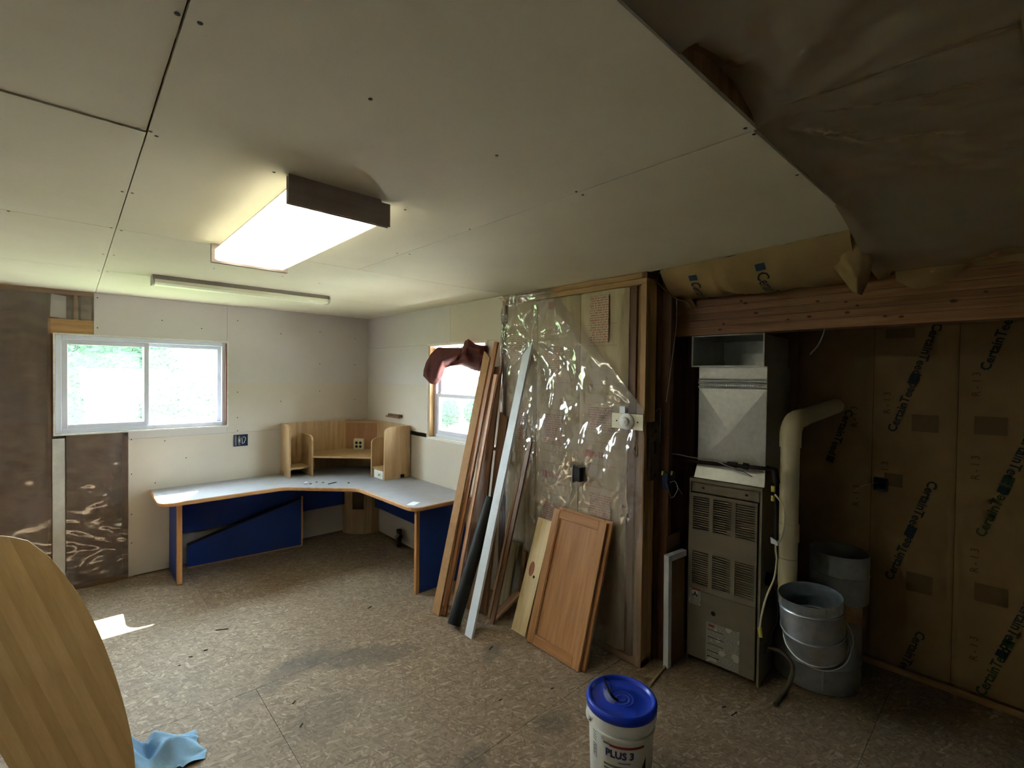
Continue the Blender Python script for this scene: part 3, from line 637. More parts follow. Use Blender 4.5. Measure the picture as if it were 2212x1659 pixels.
# =================================================================== CEILING LIGHTS
t = thing('ceiling_light', 'lit fluorescent ceiling light with wraparound lens and dark end caps', 'ceiling light', (.70, 2.21, ZC-.09))
lx0, lx1, ly0, ly1 = .525, .875, 1.64, 2.79
box('housing', (lx0+.03, ly0+.02, ZC-.022), (lx1-.03, ly1-.02, ZC), M['lightm'], t)
b = MB(); prof = [(lx0+.03, ZC-.02), (lx0+.008, ZC-.03), (lx0+.008, ZC-.074), (lx0+.02, ZC-.083), (lx1-.02, ZC-.083), (lx1-.008, ZC-.074), (lx1-.008, ZC-.03), (lx1-.03, ZC-.02)]
n = len(prof); v = [(x, y, z) for y in (ly0+.012, ly1-.012) for x, z in prof]
obj('lens', v, [(i, i+1, n+i+1, n+i) for i in range(n-1)], film('acrylic_lens', milk=.78, milkcol=(240, 244, 224), rough=.3, glossk=1., trans=(.95, .97, .90), tl=.75), t)
TUBE = emit_mat('fluorescent_glow', (1., .96, .88), LAMP)
for x in (lx0+.095, lx1-.095): MB().tube([(x, ly0+.025, ZC-.048), (x, ly1-.025, ZC-.048)], .013, 16).build('fluorescent_tube', TUBE, t, smooth=True)
for y0, y1 in ((ly0-.008, ly0+.011), (ly1-.011, ly1+.008)):
    poly = [(lx0-.004, ZC-.091), (lx1+.004, ZC-.091), (lx1+.004, ZC-.012), (lx1-.03, ZC-.012), (lx1-.034, ZC-.001), (lx0+.03, ZC-.001), (lx0-.004, ZC-.004)]
    n = len(poly); v = [(x, y, z) for y in (y0, y1) for x, z in poly]
    obj('end_cap', v, [tuple(range(n)), tuple(range(2*n-1, n-1, -1))] + [(i, (i+1) % n, n+(i+1) % n, n+i) for i in range(n)], M['endcap'], t, bev=.003)
t = thing('strip_light', 'narrow unlit fluorescent strip light mounted under the ceiling beside the back wall', 'ceiling light', (1.0, 4.0, ZC-.06))
sy0, sy1, sx0, sx1 = 3.935, 4.065, .40, 1.585
poly = [(sy0+.02, ZC), (sy0, ZC-.03), (sy0+.006, ZC-.052), (sy0+.03, ZC-.064), (sy1-.03, ZC-.064), (sy1-.006, ZC-.052), (sy1, ZC-.03), (sy1-.02, ZC)]
n = len(poly); v = [(x, y, z) for x in (sx0+.01, sx1-.01) for y, z in poly]
obj('lens', v, [(i, (i+1) % n, n+(i+1) % n, n+i) for i in range(1, n-2)], mat('cloudy_lens', (236, 234, 206), (226, 224, 192), rough=.35, scale=8, stretch=(.3, 2, 2)), t)
box('housing', (sx0+.008, sy0+.012, ZC-.03), (sx1-.008, sy1-.012, ZC), mat('grey_enamel', (176, 168, 154), rough=.5), t)
for x in (sx0, sx1-.012):
    v = [(xx, y, z) for xx in (x, x+.012) for y, z in [(yy+(-.004 if yy < 4 else .004), z_-(.003 if z_ < ZC-.01 else 0)) for yy, z_ in poly]]
    obj('end_cap', v, [tuple(range(n)), tuple(range(2*n-1, n-1, -1))] + [(i, (i+1) % n, n+(i+1) % n, n+i) for i in range(n)], mat('grey_end_cap', (190, 184, 172), rough=.5), t, bev=.002)

# =================================================================== DESK
def rpoly(pts, rad, n=6):
    out = []
    k = len(pts)
    for i in range(k):
        p = Vector(pts[i]); r = rad.get(i, 0)
        if r == 0: out.append(tuple(p)); continue
        a = (Vector(pts[i-1])-p).normalized(); c = (Vector(pts[(i+1) % k])-p).normalized()
        for j in range(n+1):
            tt = j/n
            q = (p+a*r)*(1-tt)**2 + p*2*tt*(1-tt) + (p+c*r)*tt**2
            out.append((q.x, q.y))
    return out
dz = .745
dt = thing('corner_desk', 'L-shaped corner desk with grey laminate top, oak edging and blue panels', 'desk', (1.9, 4.7, 0))
P = [(.507, YB-.002), (.507, 4.60), (1.44, 4.60), (1.925, 4.115), (1.952, 3.215), (XR-.002, 3.215), (XR-.002, YB-.002)]
RAD = {1: .13, 2: .06, 3: .06, 4: .10}
outer = rpoly(P, RAD)
inner = rpoly([(.519, YB-.002), (.519, 4.612), (1.445, 4.612), (1.937, 4.120), (1.964, 3.227), (XR-.002, 3.227), (XR-.002, YB-.002)], RAD)
MB().prism(inner, dz-.028, dz).build('desk_top', M['lam'], dt)
ok = outer[1:-1]; ik = inner[1:-1]; k = len(outer)
b = MB(); e0 = outer[:-1]; i0 = inner[:-1]; n = len(e0)
v = []
for (ox, oy), (ix, iy) in zip(e0, i0): v += [(ix, iy, dz+.0005), (ox+(ix-ox)*.3, oy+(iy-oy)*.3, dz), (ox, oy, dz-.006), (ox, oy, dz-.026), (ox+(ix-ox)*.3, oy+(iy-oy)*.3, dz-.032), (ix, iy, dz-.032)]
f = [(i*6+j, (i+1)*6+j, (i+1)*6+(j+1) % 6, i*6+(j+1) % 6) for i in range(n-1) for j in range(6)] + [tuple(range(6)), tuple((n-1)*6+j for j in range(6))]
b.add(v, f); b.build('edge_band', M['edge'], dt)
box('leg_panel', (.652, 4.832, 0), (.685, YB-.004, dz-.029), M['blue'], dt); box('leg_edge', (.650, 4.80, 0), (.687, 4.834, dz-.0295), M['edgez'], dt, bev=.003)
box('leg_panel', (2.088, 3.335, .0), (XR-.004, 3.365, dz-.029), M['blue'], dt); box('leg_edge', (2.058, 3.333, 0), (2.09, 3.367, dz-.0295), M['edgez'], dt, bev=.003)
box('panel_foot', (2.09, 3.336, 0), (XR-.004, 3.364, .012), M['edge'], dt)
box('modesty_panel', (.686, 5.19, .322), (2.27, 5.212, dz-.029), M['blue'], dt)
box('modesty_panel', (2.512, 3.37, .300), (2.532, 4.95, dz-.029), M['blue'], dt)
# corner column with a cable opening
cbx = [(2.262, YB-.016), (2.262, 5.165), (2.300, 5.105), (2.425, 4.985), (2.475, 4.955), (XR-.004, 4.955), (XR-.004, YB-.004)]
cb = MB()
for a_, c_ in ((0, 1), (1, 2), (3, 4), (4, 5)):
    p_, q_ = cbx[a_], cbx[c_]; cb.prism([p_, q_, (q_[0]+.010, q_[1]+.010), (p_[0]+.010, p_[1]+.010)] if a_ < 3 else [p_, q_, (q_[0], q_[1]+.012), (p_[0]+.004, p_[1]+.012)], 0, dz-.029)
cb = cb.build('corner_column', M['oakz'], dt)
d = (Vector((2.425, 4.985, 0))-Vector((2.300, 5.105, 0))); c0 = Vector((2.300, 5.105, 0)); dn = d.normalized(); nn = Vector((-dn.y, dn.x, 0))
if nn.dot(Vector((-1, -1, 0))) < 0: nn = -nn
G = Matrix(((dn.x, -nn.x, 0, c0.x+nn.x*.001), (dn.y, -nn.y, 0, c0.y+nn.y*.001), (0, 0, 1, 0), (0, 0, 0, 1)))
L_ = d.length
ring = MB(); ring.box((0, -.012, 0), (.022, .0, dz-.03)).box((L_-.022, -.012, 0), (L_, .0, dz-.03)).box((.022, -.012, 0), (L_-.022, 0, .275)); ring.build('column_face', M['oakz'], dt, G)
# loose blue panel standing under the desk
A = Vector((.775, 5.15, 0)); B_ = Vector((1.765, 5.065, 0)); dn = (B_-A).normalized(); nn = Vector((dn.y, -dn.x, 0)); L_ = (B_-A).length
G = Matrix(((dn.x, -nn.x, 0, A.x), (dn.y, -nn.y, 0, A.y), (0, 0, 1, 0), (0, 0, 0, 1)))
pt = thing('desk_divider', 'loose blue divider with slanted black top edge standing under the desk', 'divider', (1.27, 5.1, 0))
poly = [(0, .012), (L_-.016, .012), (L_-.016, .492), (.40, .325), (.12, .245), (0, .205)]
def vprism(poly, y0, y1): # polygon in local xz, extruded on y
    n = len(poly); v = [(x, y, z) for y in (y0, y1) for x, z in poly]
    return v, [tuple(range(n)), tuple(range(2*n-1, n-1, -1))] + [(i, (i+1) % n, n+(i+1) % n, n+i) for i in range(n)]
v, f = vprism(poly, 0, .022); obj('board', v, f, M['blue'], pt, G)
top = [(L_-.016, .492), (.40, .325), (.12, .245), (0, .205)]
poly2 = top + [(x, z+.016) for x, z in top[::-1]]; v, f = vprism(poly2, -.003, .025); obj('top_edge', v, f, M['black'], pt, G)
box('side_edge', (L_-.016, -.002, 0), (L_, .024, .515), M['edgez'], pt, G); box('bottom_edge', (0, -.002, 0), (L_-.016, .024, .012), M['edge'], pt, G)

# =================================================================== HUTCH ON THE DESK
hz = .7465; hh = .525
ht = thing('desk_hutch', 'oak corner hutch with cubbies standing on the desk', 'desk hutch', (2.2, 4.9, hz))
ox = M['oakz']
def hside(name, x0, x1, y0, y1, h, m=ox, notch=None): return box(name, (x0, y0, hz), (x1, y1, hz+h), m, ht, bev=.003)
def side_curved(name, poly, a, axis, th=.018):
    n = len(poly)
    if axis == 0: v = [(x, p_, z) for x in (a, a+th) for p_, z in poly]
    else: v = [(p_, y, z) for y in (a, a+th) for p_, z in poly]
    return obj(name, v, [tuple(range(n)), tuple(range(2*n-1, n-1, -1))] + [(i, (i+1) % n, n+(i+1) % n, n+i) for i in range(n)], ox, ht)
def prof_side(p0, p1, h, notch=True):      # p0 = wall side, p1 = room side
    s = 1 if p1 > p0 else -1
    L = [(p0, hz)] if not notch else [(p0, hz), (p0+s*.05, hz), (p0+s*.05, hz+.035), (p0+s*.095, hz+.035), (p0+s*.095, hz)]
    return L + [(p1, hz), (p1, hz+h-.05), (p1-s*.012, hz+h-.02), (p1-s*.05, hz+h-.003), (p1-s*.08, hz+h), (p0, hz+h)]
side_curved('side_panel', prof_side(5.215, 4.965, hh), 1.592, 0)
side_curved('side_panel', prof_side(2.535, 2.262, hh), 4.262, 1)
side_curved('divider', prof_side(5.215, 4.925, .41, False), 1.80, 0)
side_curved('divider', prof_side(2.535, 2.240, .40, False), 4.49, 1)
box('back_panel', (1.592, 5.215, hz), (2.285, 5.229, hz+hh), M['oakz'], ht); box('back_panel', (2.535, 4.262, hz), (2.549, 4.96, hz+hh), M['oakz'], ht)
A = Vector((2.285, 5.215, 0)); B_ = Vector((2.535, 4.96, 0)); dn = (B_-A).normalized(); nn = Vector((dn.y, -dn.x, 0)); 
G = Matrix(((dn.x, nn.x, 0, A.x), (dn.y, nn.y, 0, A.y), (0, 0, 1, 0), (0, 0, 0, 1)))
LL = (B_-A).length
box('back_panel', (-.008, -.014, hz+.20), (LL+.008, 0, hz+hh), wood('oak_reddish', (156, 112, 78), (176, 132, 96), 2), ht, G)
box('top_rail', (-.004, 0, hz+hh-.03), (LL+.004, .016, hz+hh-.012), M['oakx'], ht, G)
MB().prism([(1.818, 4.925), (2.240, 4.508), (2.535, 4.508), (2.535, 4.96), (2.285, 5.215), (1.818, 5.215)], hz+.182, hz+.2).build('shelf', M['oakx'], ht, bev=.002)
box('shelf', (1.610, 4.975, hz+.075), (1.80, 5.215, hz+.092), M['oakx'], ht); box('shelf', (2.250, 4.28, hz+.088), (2.535, 4.49, hz+.105), M['oakx'], ht)
# board below the corner shelf
box('recess_board', (-.004, .0, hz+.002), (LL+.004, .006, hz+.18), M['oakz'], ht, G)
# power points
q = uplane(776, 960, A + nn*.02, nn)
loc = (q-A).dot(dn)
t = thing('outlet_box', 'ivory four-socket outlet box fixed to the back of the desk hutch', 'outlet', (q.x, q.y, q.z-.06))
G2 = G @ T(loc, 0, q.z)
box('box_body', (-.058, .001, -.066), (.058, .045, .066), M['ivory'], t, G2, bev=.006, seg=2)
for sx in (-.022, .022):
    for sz in (-.02, .022): MB().tube([(sx, .044, sz), (sx, .0475, sz)], .0155, 14).build('socket', M['inkblack'], t, G=G2)
t = thing('cable_box', 'small white switch box tucked under the low cubby shelf of the hutch', 'switch box', (2.30, 4.38, hz))
box('box_body', (2.258, 4.29, hz), (2.36, 4.475, hz+.084), M['whitep'], t, bev=.004); box('rocker', (2.2545, 4.33, hz+.02), (2.2585, 4.40, hz+.062), M['ivory'], t, bev=.001); box('lever', (2.249, 4.352, hz+.034), (2.2555, 4.362, hz+.048), M['inkgrey'], t)
# bits on the desk
p = uz(893, 1088, dz+.0006); box('paper_sheet', (-.052, -.034, 0), (.052, .034, .0012), M['paper'], None, T(p.x, p.y, dz+.0008) @ Matrix.Rotation(.5, 4, 'Z')); tag(bpy.context.scene.objects['paper_sheet'], 'white paper slip lying on the desk corner', 'paper')
p = uz(719, 1044, dz+.004); o = MB().tube([p+Vector((-.045, -.005, .001)), p+Vector((.03, .02, .001)), p+Vector((.05, .027, .001))], [.0045, .0045, .0015], 8).build('pen', M['blackp'], smooth=True); tag(o, 'black pen lying on the grey desk top', 'pen')
def crumple(name, px, py, r, m, label, cat, z=dz, sq=.5, grp=None):
    p = uz(px, py, z); b = MB(); n = 8
    v = []; f = []
    for i in range(5):
        for k in range(n):
            a = 2*PI*k/n; ph = -PI/2 + PI*i/4; rr = r*(1+.5*fn(a*2+px, i, py))
            v.append((p.x+rr*math.cos(ph)*math.cos(a), p.y+rr*math.cos(ph)*math.sin(a), z+r*sq*(1+math.sin(ph))))
    f = [(i*n+k, i*n+(k+1) % n, (i+1)*n+(k+1) % n, (i+1)*n+k) for i in range(4) for k in range(n)]
    o = obj(name, v, f, m); tag(o, label, cat, grp); return o
crumple('paper_scrap', 661, 1045, .02, M['paper'], 'crumpled white paper scrap on the desk beside the pen', 'scrap')
crumple('wood_chip', 671, 1046, .014, M['tanb'], 'tan chip on the desk beside the white scrap', 'scrap')
crumple('plastic_bit', 698, 1043, .013, M['greyc'], 'grey plastic bit on the desk near the pen', 'scrap')
crumple('dark_clip', 753, 1044, .010, M['blackp'], 'small dark clip on the desk by the inner corner', 'scrap')
crumple('grey_plug', 684, 1042, .008, M['steeld'], 'tiny dark plug on the desk beside the grey bit', 'scrap')
# floor pipe stub under the desk
p = uz(862, 1175); t = thing('pipe_stub', 'corroded pipe stub with fitting on the floor under the desk', 'pipe', (2.5, 4.55, 0))
q = ux(862, 1160, 2.50)
tube('pipe', [(2.50, q.y, 0), (2.50, q.y, .10)], .022, M['rust'], t); MB().lathe([(.0, .09), (.034, .09), (.034, .12), (.024, .125), (.024, .155), (.030, .16), (.028, .18), (0, .18)], (2.50, q.y, 0), 10).build('fitting', M['rust'], t); tube('side_port', [(2.50, q.y, .135), (2.45, q.y-.03, .12)], .014, M['greyc'], t)
# wall pieces
t = thing('open_switch_box', 'open blue electrical box with bare toggle switch on the back wall', 'electrical box', (1.228, YB-.002, 1.07))
box('box_back', (1.166, YB-.002, 1.068), (1.290, YB+.03, 1.182), M['darkblue'], t); ring_y('box_rim', 1.166, 1.290, 1.068, 1.182, .008, YB-.012, YB-.002, M['darkblue'], t, bev=.001)
box('side_plate', (1.168, YB-.010, 1.074), (1.192, YB-.004, 1.176), M['steel'], t); box('switch_body', (1.202, YB-.016, 1.10), (1.224, YB-.004, 1.15), M['greyc'], t, bev=.002)
for z in (1.088, 1.162): MB().lathe([(.004, -.002), (.009, -.002), (.009, .002), (.004, .002), (.004, -.002)], (0, 0, 0), 12).build('mounting_ear', M['steel'], t, G=T(1.213, YB-.012, z) @ Matrix.Rotation(PI/2, 4, 'X'))
box('toggle', (1.209, YB-.028, 1.118), (1.217, YB-.012, 1.134), M['ivory'], t)
tube('wire', smooth_path([(1.236, YB-.008, 1.15), (1.238, YB-.016, 1.12), (1.24, YB-.014, 1.095), (1.256, YB-.016, 1.10)]), .0025, M['whitep'], t, 6); tube('wire', smooth_path([(1.245, YB-.008, 1.155), (1.268, YB-.016, 1.15), (1.258, YB-.014, 1.10)]), .0025, M['whitep'], t, 6)
q0 = ux(843, 897, XR); q1 = ux(870, 900, XR)
t = thing('wall_block', 'small brown wooden hook block screwed to the right wall above the hutch', 'hook block', (XR-.02, 4.57, q1.z-.03))
box('block', (XR-.03, q1.y, q1.z-.012), (XR-.0005, q0.y, q1.z+.018), M['brownb'], t, bev=.002); box('lip', (XR-.055, q1.y, q1.z-.018), (XR-.03, q0.y, q1.z-.002), M['brownb'], t); box('end_stop', (XR-.055, q1.y-.0, q1.z-.002), (XR-.042, q1.y+.03, q1.z+.025), M['brownb'], t)
# dimmer plate on the end of the right wall
a = ux(1331, 893, XR); c = ux(1398, 930, XR)
t = thing('dimmer_plate', 'cream plate with round white dial hung on the wall end post', 'dimmer switch', (XR-.03, (a.y+c.y)/2, 1.47))
zc = 1.52; yc = (a.y+c.y)/2
box('plate', (XR-.047, c.y, zc-.048), (XR-.041, a.y, zc+.048), M['ivory'], t, bev=.002)
GD = T(XR-.047, yc+.0, zc) @ Matrix.Rotation(-PI/2, 4, 'Y')
MB().lathe([(.052, 0), (.050, .012), (.044, .017), (.030, .018), (.028, .034), (.022, .038), (.0, .038)], (0, 0, 0), 28).build('dial', M['whitep'], t, G=GD, smooth=True)
box('dial_mark', (-.006, -.012, .038), (.006, .012, .042), M['whitep'], t, GD, bev=.001)
for dy in (-.075, .075): MB().tube([(XR-.0485, yc+dy, zc), (XR-.0465, yc+dy, zc)], .005, 8).build('screw_hole', M['inkblack'], t)
tube('wire', smooth_path([(XR-.041, yc-.05, zc-.02), (XR-.02, yc-.055, zc-.10), (XR-.015, yc-.03, zc-.16), (XR-.02, yc-.06, zc-.21), (XR-.01, yc-.045, zc-.14), (XR-.02, yc-.025, zc-.19), (XR-.012, yc-.05, zc-.22)]), .004, M['copper'], t, 6)
box('bracket', (XR-.041, yc+.02, zc+.03), (XR-.005, yc+.06, zc+.09), M['paper'], t); box('back_box', (XR-.041, yc-.03, zc-.04), (XR-.002, yc+.05, zc+.04), M['steel'], t)
# bare receptacle poking through the film
a = ux(1240, 1005, XR-.02); c = ux(1260, 1040, XR-.02)
t = thing('bare_receptacle', 'bare black receptacle poking through the plastic film', 'receptacle', (XR-.03, (a.y+c.y)/2, c.z))
box('body', (XR-.06, c.y, c.z), (XR+.005, a.y-.022, a.z), M['blackp'], t, bev=.004)
box('strap', (XR-.065, a.y-.024, c.z-.012), (XR-.035, a.y-.020, a.z+.012), M['steel'], t)
for k in range(3): MB().lathe([(0, 0), (.006, .001), (.006, .006), (0, .007)], (XR-.055, a.y-.018, c.z+.012+k*.035), 8).build('terminal_screw', M['whitep'], t)

# =================================================================== RED CLOTH OVER THE SMALL WINDOW
TOPC = [(914, 812), (915, 800), (920, 783), (931, 764), (946, 750), (973, 752), (990, 752), (999, 752), (1004, 737), (1012, 732), (1026, 743), (1040, 746), (1054, 747)]
BOTC = [(930, 829), (941, 831), (951, 823), (958, 808), (962, 795), (974, 791), (985, 790), (993, 789), (1000, 790), (1010, 794), (1022, 799), (1034, 802), (1046, 803)]
def curve_at(L, u):
    k = min(len(L)-2, int(u*(len(L)-1))); t_ = u*(len(L)-1)-k
    return L[k][0]*(1-t_)+L[k+1][0]*t_, L[k][1]*(1-t_)+L[k+1][1]*t_
def cloth_pt(u, v, back=False):
    a, b_ = curve_at(TOPC, u), curve_at(BOTC, u)
    px, py = a[0]*(1-v)+b_[0]*v, a[1]*(1-v)+b_[1]*v
    e = math.sin(PI*min(1, max(0, v)))**.6 * min(1, u*8, (1-u)*10)
    if back: X = XR-.024
    else:
        fold = .022*math.sin(u*16 + v*5 + 3*fn(u*3, v*2, 0)) + .016*math.sin(v*9+u*8) + .02*fn(u*7, v*3, 2)
        X = XR-.030 - e*(.065+fold)
    return tuple(ux(px, py, X))
b = MB(); b.grid(lambda u, v: cloth_pt(u, v), 80, 22); b.grid(lambda u, v: cloth_pt(u, v, True), 80, 8)
o = b.build('red_cloth', M['cloth_red'], smooth='all'); tag(o, 'dark red cloth bundled over the top of the small window', 'cloth')

# =================================================================== LEANING BOARDS
def lean_frame(bt, tp, wdir=Vector((0, 1, 0))):
    bt = Vector(bt); tp = Vector(tp); d = (tp-bt).normalized(); w = (wdir - d*wdir.dot(d)).normalized(); nrm = w.cross(d)
    if nrm.x > 0: nrm = -nrm; w = -w
    G = Matrix(((nrm.x, w.x, d.x, bt.x), (nrm.y, w.y, d.y, bt.y), (nrm.z, w.z, d.z, bt.z), (0, 0, 0, 1)))
    return G, (tp-bt).length
def board(name, label, bt, tp, w, th, m, cut=0., wdir=Vector((0, 1, 0)), cat='board', group=None, bev=.001):
    G, L = lean_frame(bt, tp, wdir)
    lift = th*abs(G[2][0]) + w/2*abs(G[2][1])
    G = T(0, 0, lift) @ G
    # local: x = face normal (towards the room), y = width, z = length
    poly = [(-w/2, 0), (w/2, 0), (w/2, L), (-w/2, L)]
    if cut > 0: poly = [(-w/2, 0), (w/2, 0), (w/2, L-cut), (-w/2, L)]
    if cut < 0: poly = [(-w/2, 0), (w/2, 0), (w/2, L), (-w/2, L+cut)]
    n = 4; v = [(x, y, z) for x in (-th, 0) for y, z in poly]
    o = obj(name, v, [tuple(range(n)), tuple(range(2*n-1, n-1, -1))] + [(i, (i+1) % n, n+(i+1) % n, n+i) for i in range(n)], m, None, G, bev=bev)
    tag(o, label, cat, group); return o, G, L
BG = 'loose boards leaning on the right wall'
XT = XR-.006
g1 = uz(940, 1328)
board('fibreboard_strip', 'tan fibreboard strip with slanted top leaning left of the others over the desk end', (g1.x, g1.y, 0), (XT-.06, 2.985, 1.99), .085, .019, M['mdf'], cut=.06, group=BG)
q = uz(962, 1332); board('brown_plank', 'wide brown plank leaning behind the pale pinkish board', (q.x+.19, q.y-.02, 0), (XT-.055, 2.90, 1.86), .16, .016, M['brownb'], group=BG)
q = uz(952, 1330); board('wood_moulding', 'slim brown moulding with a nail hole leaning against the window edge', (q.x+.02, q.y-.005, 0), (XT-.045, 2.90, 2.06), .03, .02, M['trimw'], group=BG, bev=.006)
q = uz(976, 1334); board('pinkish_board', 'pale pinkish board on edge leaning beside the black tube', (q.x+.01, q.y+.015, 0), (XT-.09, 2.85, 1.80), .036, .018, M['pinkb'], group=BG)
q = uz(958, 1330); board('thin_batten', 'thin pale batten leaning between the fibreboard strip and the moulding', (2.09, 3.005, 0), (XT-.022, 3.052, 1.95), .03, .012, M['tanb'], cut=.05, group=BG)
board('dark_plank', 'dark brown plank leaning behind the white board', (2.27, 2.745, 0), (XT-.04, 2.80, 1.50), .09, .018, M['brownb'], cut=.05, group=BG)
board('narrow_batten', 'narrow brown batten leaning just right of the white board', (2.22, 2.575, 0), (XT-.045, 2.50, 1.30), .035, .016, M['brownb'], group=BG)
board('short_batten', 'short tan batten leaning beside the weathered plank', (2.25, 2.645, 0), (XT-.05, 2.60, 1.05), .022, .02, M['tanb'], group=BG)
board('weathered_plank', 'short weathered grey plank standing against the wall', (2.44, 2.71, 0), (XT-.05, 2.67, .50), .12, .02, M['weath'], group=BG)
board('stub_batten', 'short dark stub standing behind the knotty pine board', (2.485, 2.575, 0), (XT-.045, 2.545, .46), .035, .025, M['brownb'], group=BG)
wo, G, L = board('white_board', 'long white painted board with mitred top leaning on the plastic film', (1.985, 2.545, 0), (XT-.045, 2.525, 2.04), .074, .019, M['white'], cut=-.10)
q = uz(978, 1358); pp = ux(1062, 1105, 2.33)
t = thing('black_tube', 'thick black tube leaning between the boards', 'tube', (q.x, q.y, 0))
bt = Vector((q.x+.01, q.y, .028)); tp = Vector((2.36, 2.755, .86))
d = tp-bt; MB().lathe([(.047, 0), (.047, d.length), (.038, d.length), (.038, 0), (.047, 0)], (0, 0, 0), 24).build('pipe', M['rubber'], t, G=Matrix.Translation(bt) @ d.to_track_quat('Z', 'Y').to_matrix().to_4x4(), smooth=True)
a = Vector((2.30, 2.61, .012)); c = Vector((2.44, 2.555, .135))
G, L = lean_frame(a, c, Vector((.4, 1, 0))); o = box('short_board', (-.016, -.042, -.03), (0, .042, L+.03), M['tanb'], None, T(0, 0, .02) @ G); tag(o, 'short tan offcut propped low on the floor beside the pine board', 'board')
po, G, L = board('pine_board', 'pale pine board with a dark knot leaning beside the cabinet door', (2.275, 2.355, 0), (XT-.03, 2.345, .745), .135, .018, M['pine'])
b = MB(); b.lathe([(.0005, .0012), (.028, .001), (.03, 0)], (0, 0, 0), 16)
b.build('knot', mat('pine_knot', (176, 108, 84), (150, 84, 62), scale=20), po, G=T(0, 0, .0) @ WM[po.name] @ T(.0, 0, 0) @ T(.0092, -.015, .43) @ Matrix.Rotation(PI/2, 4, 'Y') @ Matrix.Diagonal((1.7, .8, 1, 1)))
MB().lathe([(.0005, .0016), (.009, .0014), (.010, 0)], (0, 0, 0), 12).build('knot_hole', M['inkblack'], po, G=WM[po.name] @ T(.0094, .022, .385) @ Matrix.Rotation(PI/2, 4, 'Y'))
# cabinet doors: frame rails, stiles, recessed panel
def cab_door(label, bt, tp, w, name='cabinet_door'):
    G, L = lean_frame(bt, tp); G = T(0, 0, .022*abs(G[2][0])) @ G
    t = thing(name, label, 'cabinet door', bt, 'cabinet doors leaning on the right wall')
    fw = .058; th = .022
    box('stile', (-th, -w/2, 0), (0, -w/2+fw, L), M['honey'], t, G, bev=.003); box('stile', (-th, w/2-fw, 0), (0, w/2, L), M['honey'], t, G, bev=.003)
    box('rail', (-th, -w/2+fw, 0), (0, w/2-fw, fw), M['honeyy'], t, G, bev=.003); box('rail', (-th, -w/2+fw, L-fw), (0, w/2-fw, L), M['honeyy'], t, G, bev=.003)
    box('panel', (-th+.004, -w/2+fw-.004, fw-.004), (-.014, w/2-fw+.004, L-fw+.004), M['honey'], t, G)
    bd = MB()
    for a_, c_ in (((-.0145, -w/2+fw, fw), (-.005, -w/2+fw+.006, L-fw)), ((-.0145, w/2-fw-.006, fw), (-.005, w/2-fw, L-fw)), ((-.0145, -w/2+fw, fw), (-.005, w/2-fw, fw+.006)), ((-.0145, -w/2+fw, L-fw-.006), (-.005, w/2-fw, L-fw))): bd.box(a_, c_)
    bd.build('bead', M['honeyy'], t, G)
    return t
cab_door('honey oak cabinet door with recessed panel, in front of its twin', (2.246, 2.02, 0), (XT-.055, 2.012, .855), .452)
cab_door('honey oak cabinet door behind another, only its edge showing', (2.275, 1.995, 0), (XT-.028, 1.985, .865), .452)

# =================================================================== FURNACE ALCOVE
A = Vector((2.888, 1.432, 0)); ang = .075
# local: x = along the front (to the right as seen), y = depth into the alcove, z up
dx = Vector((math.sin(ang), -math.cos(ang), 0)); dy = Vector((math.cos(ang), math.sin(ang), 0))
GF = Matrix(((dx.x, dy.x, 0, A.x), (dx.y, dy.y, 0, A.y), (0, 0, 1, 0), (0, 0, 0, 1)))
FWD, FD, FH = .425, .70, 1.16
t = thing('furnace', 'beige gas furnace with two rows of louvred vents in the alcove', 'furnace', (A.x+.3, 1.2, 0))
b = MB(); b.box((0, .012, 0), (.006, FD, FH)).box((FWD-.006, .03, 0), (FWD, FD, FH)).box((0, .012, FH-.006), (FWD, FD, FH)).box((0, FD-.006, 0), (FWD, FD, FH)); b.build('cabinet', M['furn'], t, GF)
b = MB(); b.box((0, 0, FH-.022), (FWD, .03, FH)).box((0, 0, 0), (.010, .03, FH-.022)).box((FWD-.012, 0, 0), (FWD, .03, FH-.022)); b.build('front_frame', M['furn'], t, GF)
tp_ = box('top_panel', (.012, .003, FH-.085), (FWD-.014, .02, FH-.026), M['furn'], t, GF, bev=.003)
for x in (.085, FWD-.085): box('catch', (x-.008, .0015, FH-.06), (x+.008, .004, FH-.048), M['inkblack'], tp_, GF)
# upper door with six louvre fields (openings with slats into the hollow cabinet)
cols = [(.028, .128), (.152, .258), (.284, .392)]; rows = [(.838, 1.048), (.492, .702)]
dz0, dz1 = .46, FH-.09
b = MB(); xs_ = [.008] + [v for c_ in cols for v in c_] + [FWD-.022]
for i in range(0, len(xs_), 2): b.box((xs_[i], -.006, dz0), (xs_[i+1], .012, dz1))
for c_ in cols:
    b.box((c_[0], -.006, dz0), (c_[1], .012, rows[1][0])); b.box((c_[0], -.006, rows[1][1]), (c_[1], .012, rows[0][0])); b.box((c_[0], -.006, rows[0][1]), (c_[1], .012, dz1))
dr = b.build('upper_door', M['furn'], t, GF)
for c_ in cols:
    for r_ in rows:
        n = 15; h = (r_[1]-r_[0])/n
        for k in range(n):
            z = r_[0] + k*h
            box('louvre', (c_[0], -.004, z+h*.02), (c_[1], .002, z+h*.52), M['furn'], dr, GF)
ld = box('lower_door', (.008, -.004, .03), (FWD-.022, .014, dz0-.003), M['furn'], t, GF, bev=.002)
MB().lathe([(0, .0), (.012, .001), (.014, .004)], (0, 0, 0), 14).build('door_knob', M['blackp'], ld, G=GF @ T(.165, -.0045, .345) @ Matrix.Rotation(PI/2, 4, 'X'))
LBL = print_mat('label_small_print', (198, 194, 182), (92, 90, 86), rows=130, words=240, ax=0, dens=.62, rowduty=.55, blocky=18)
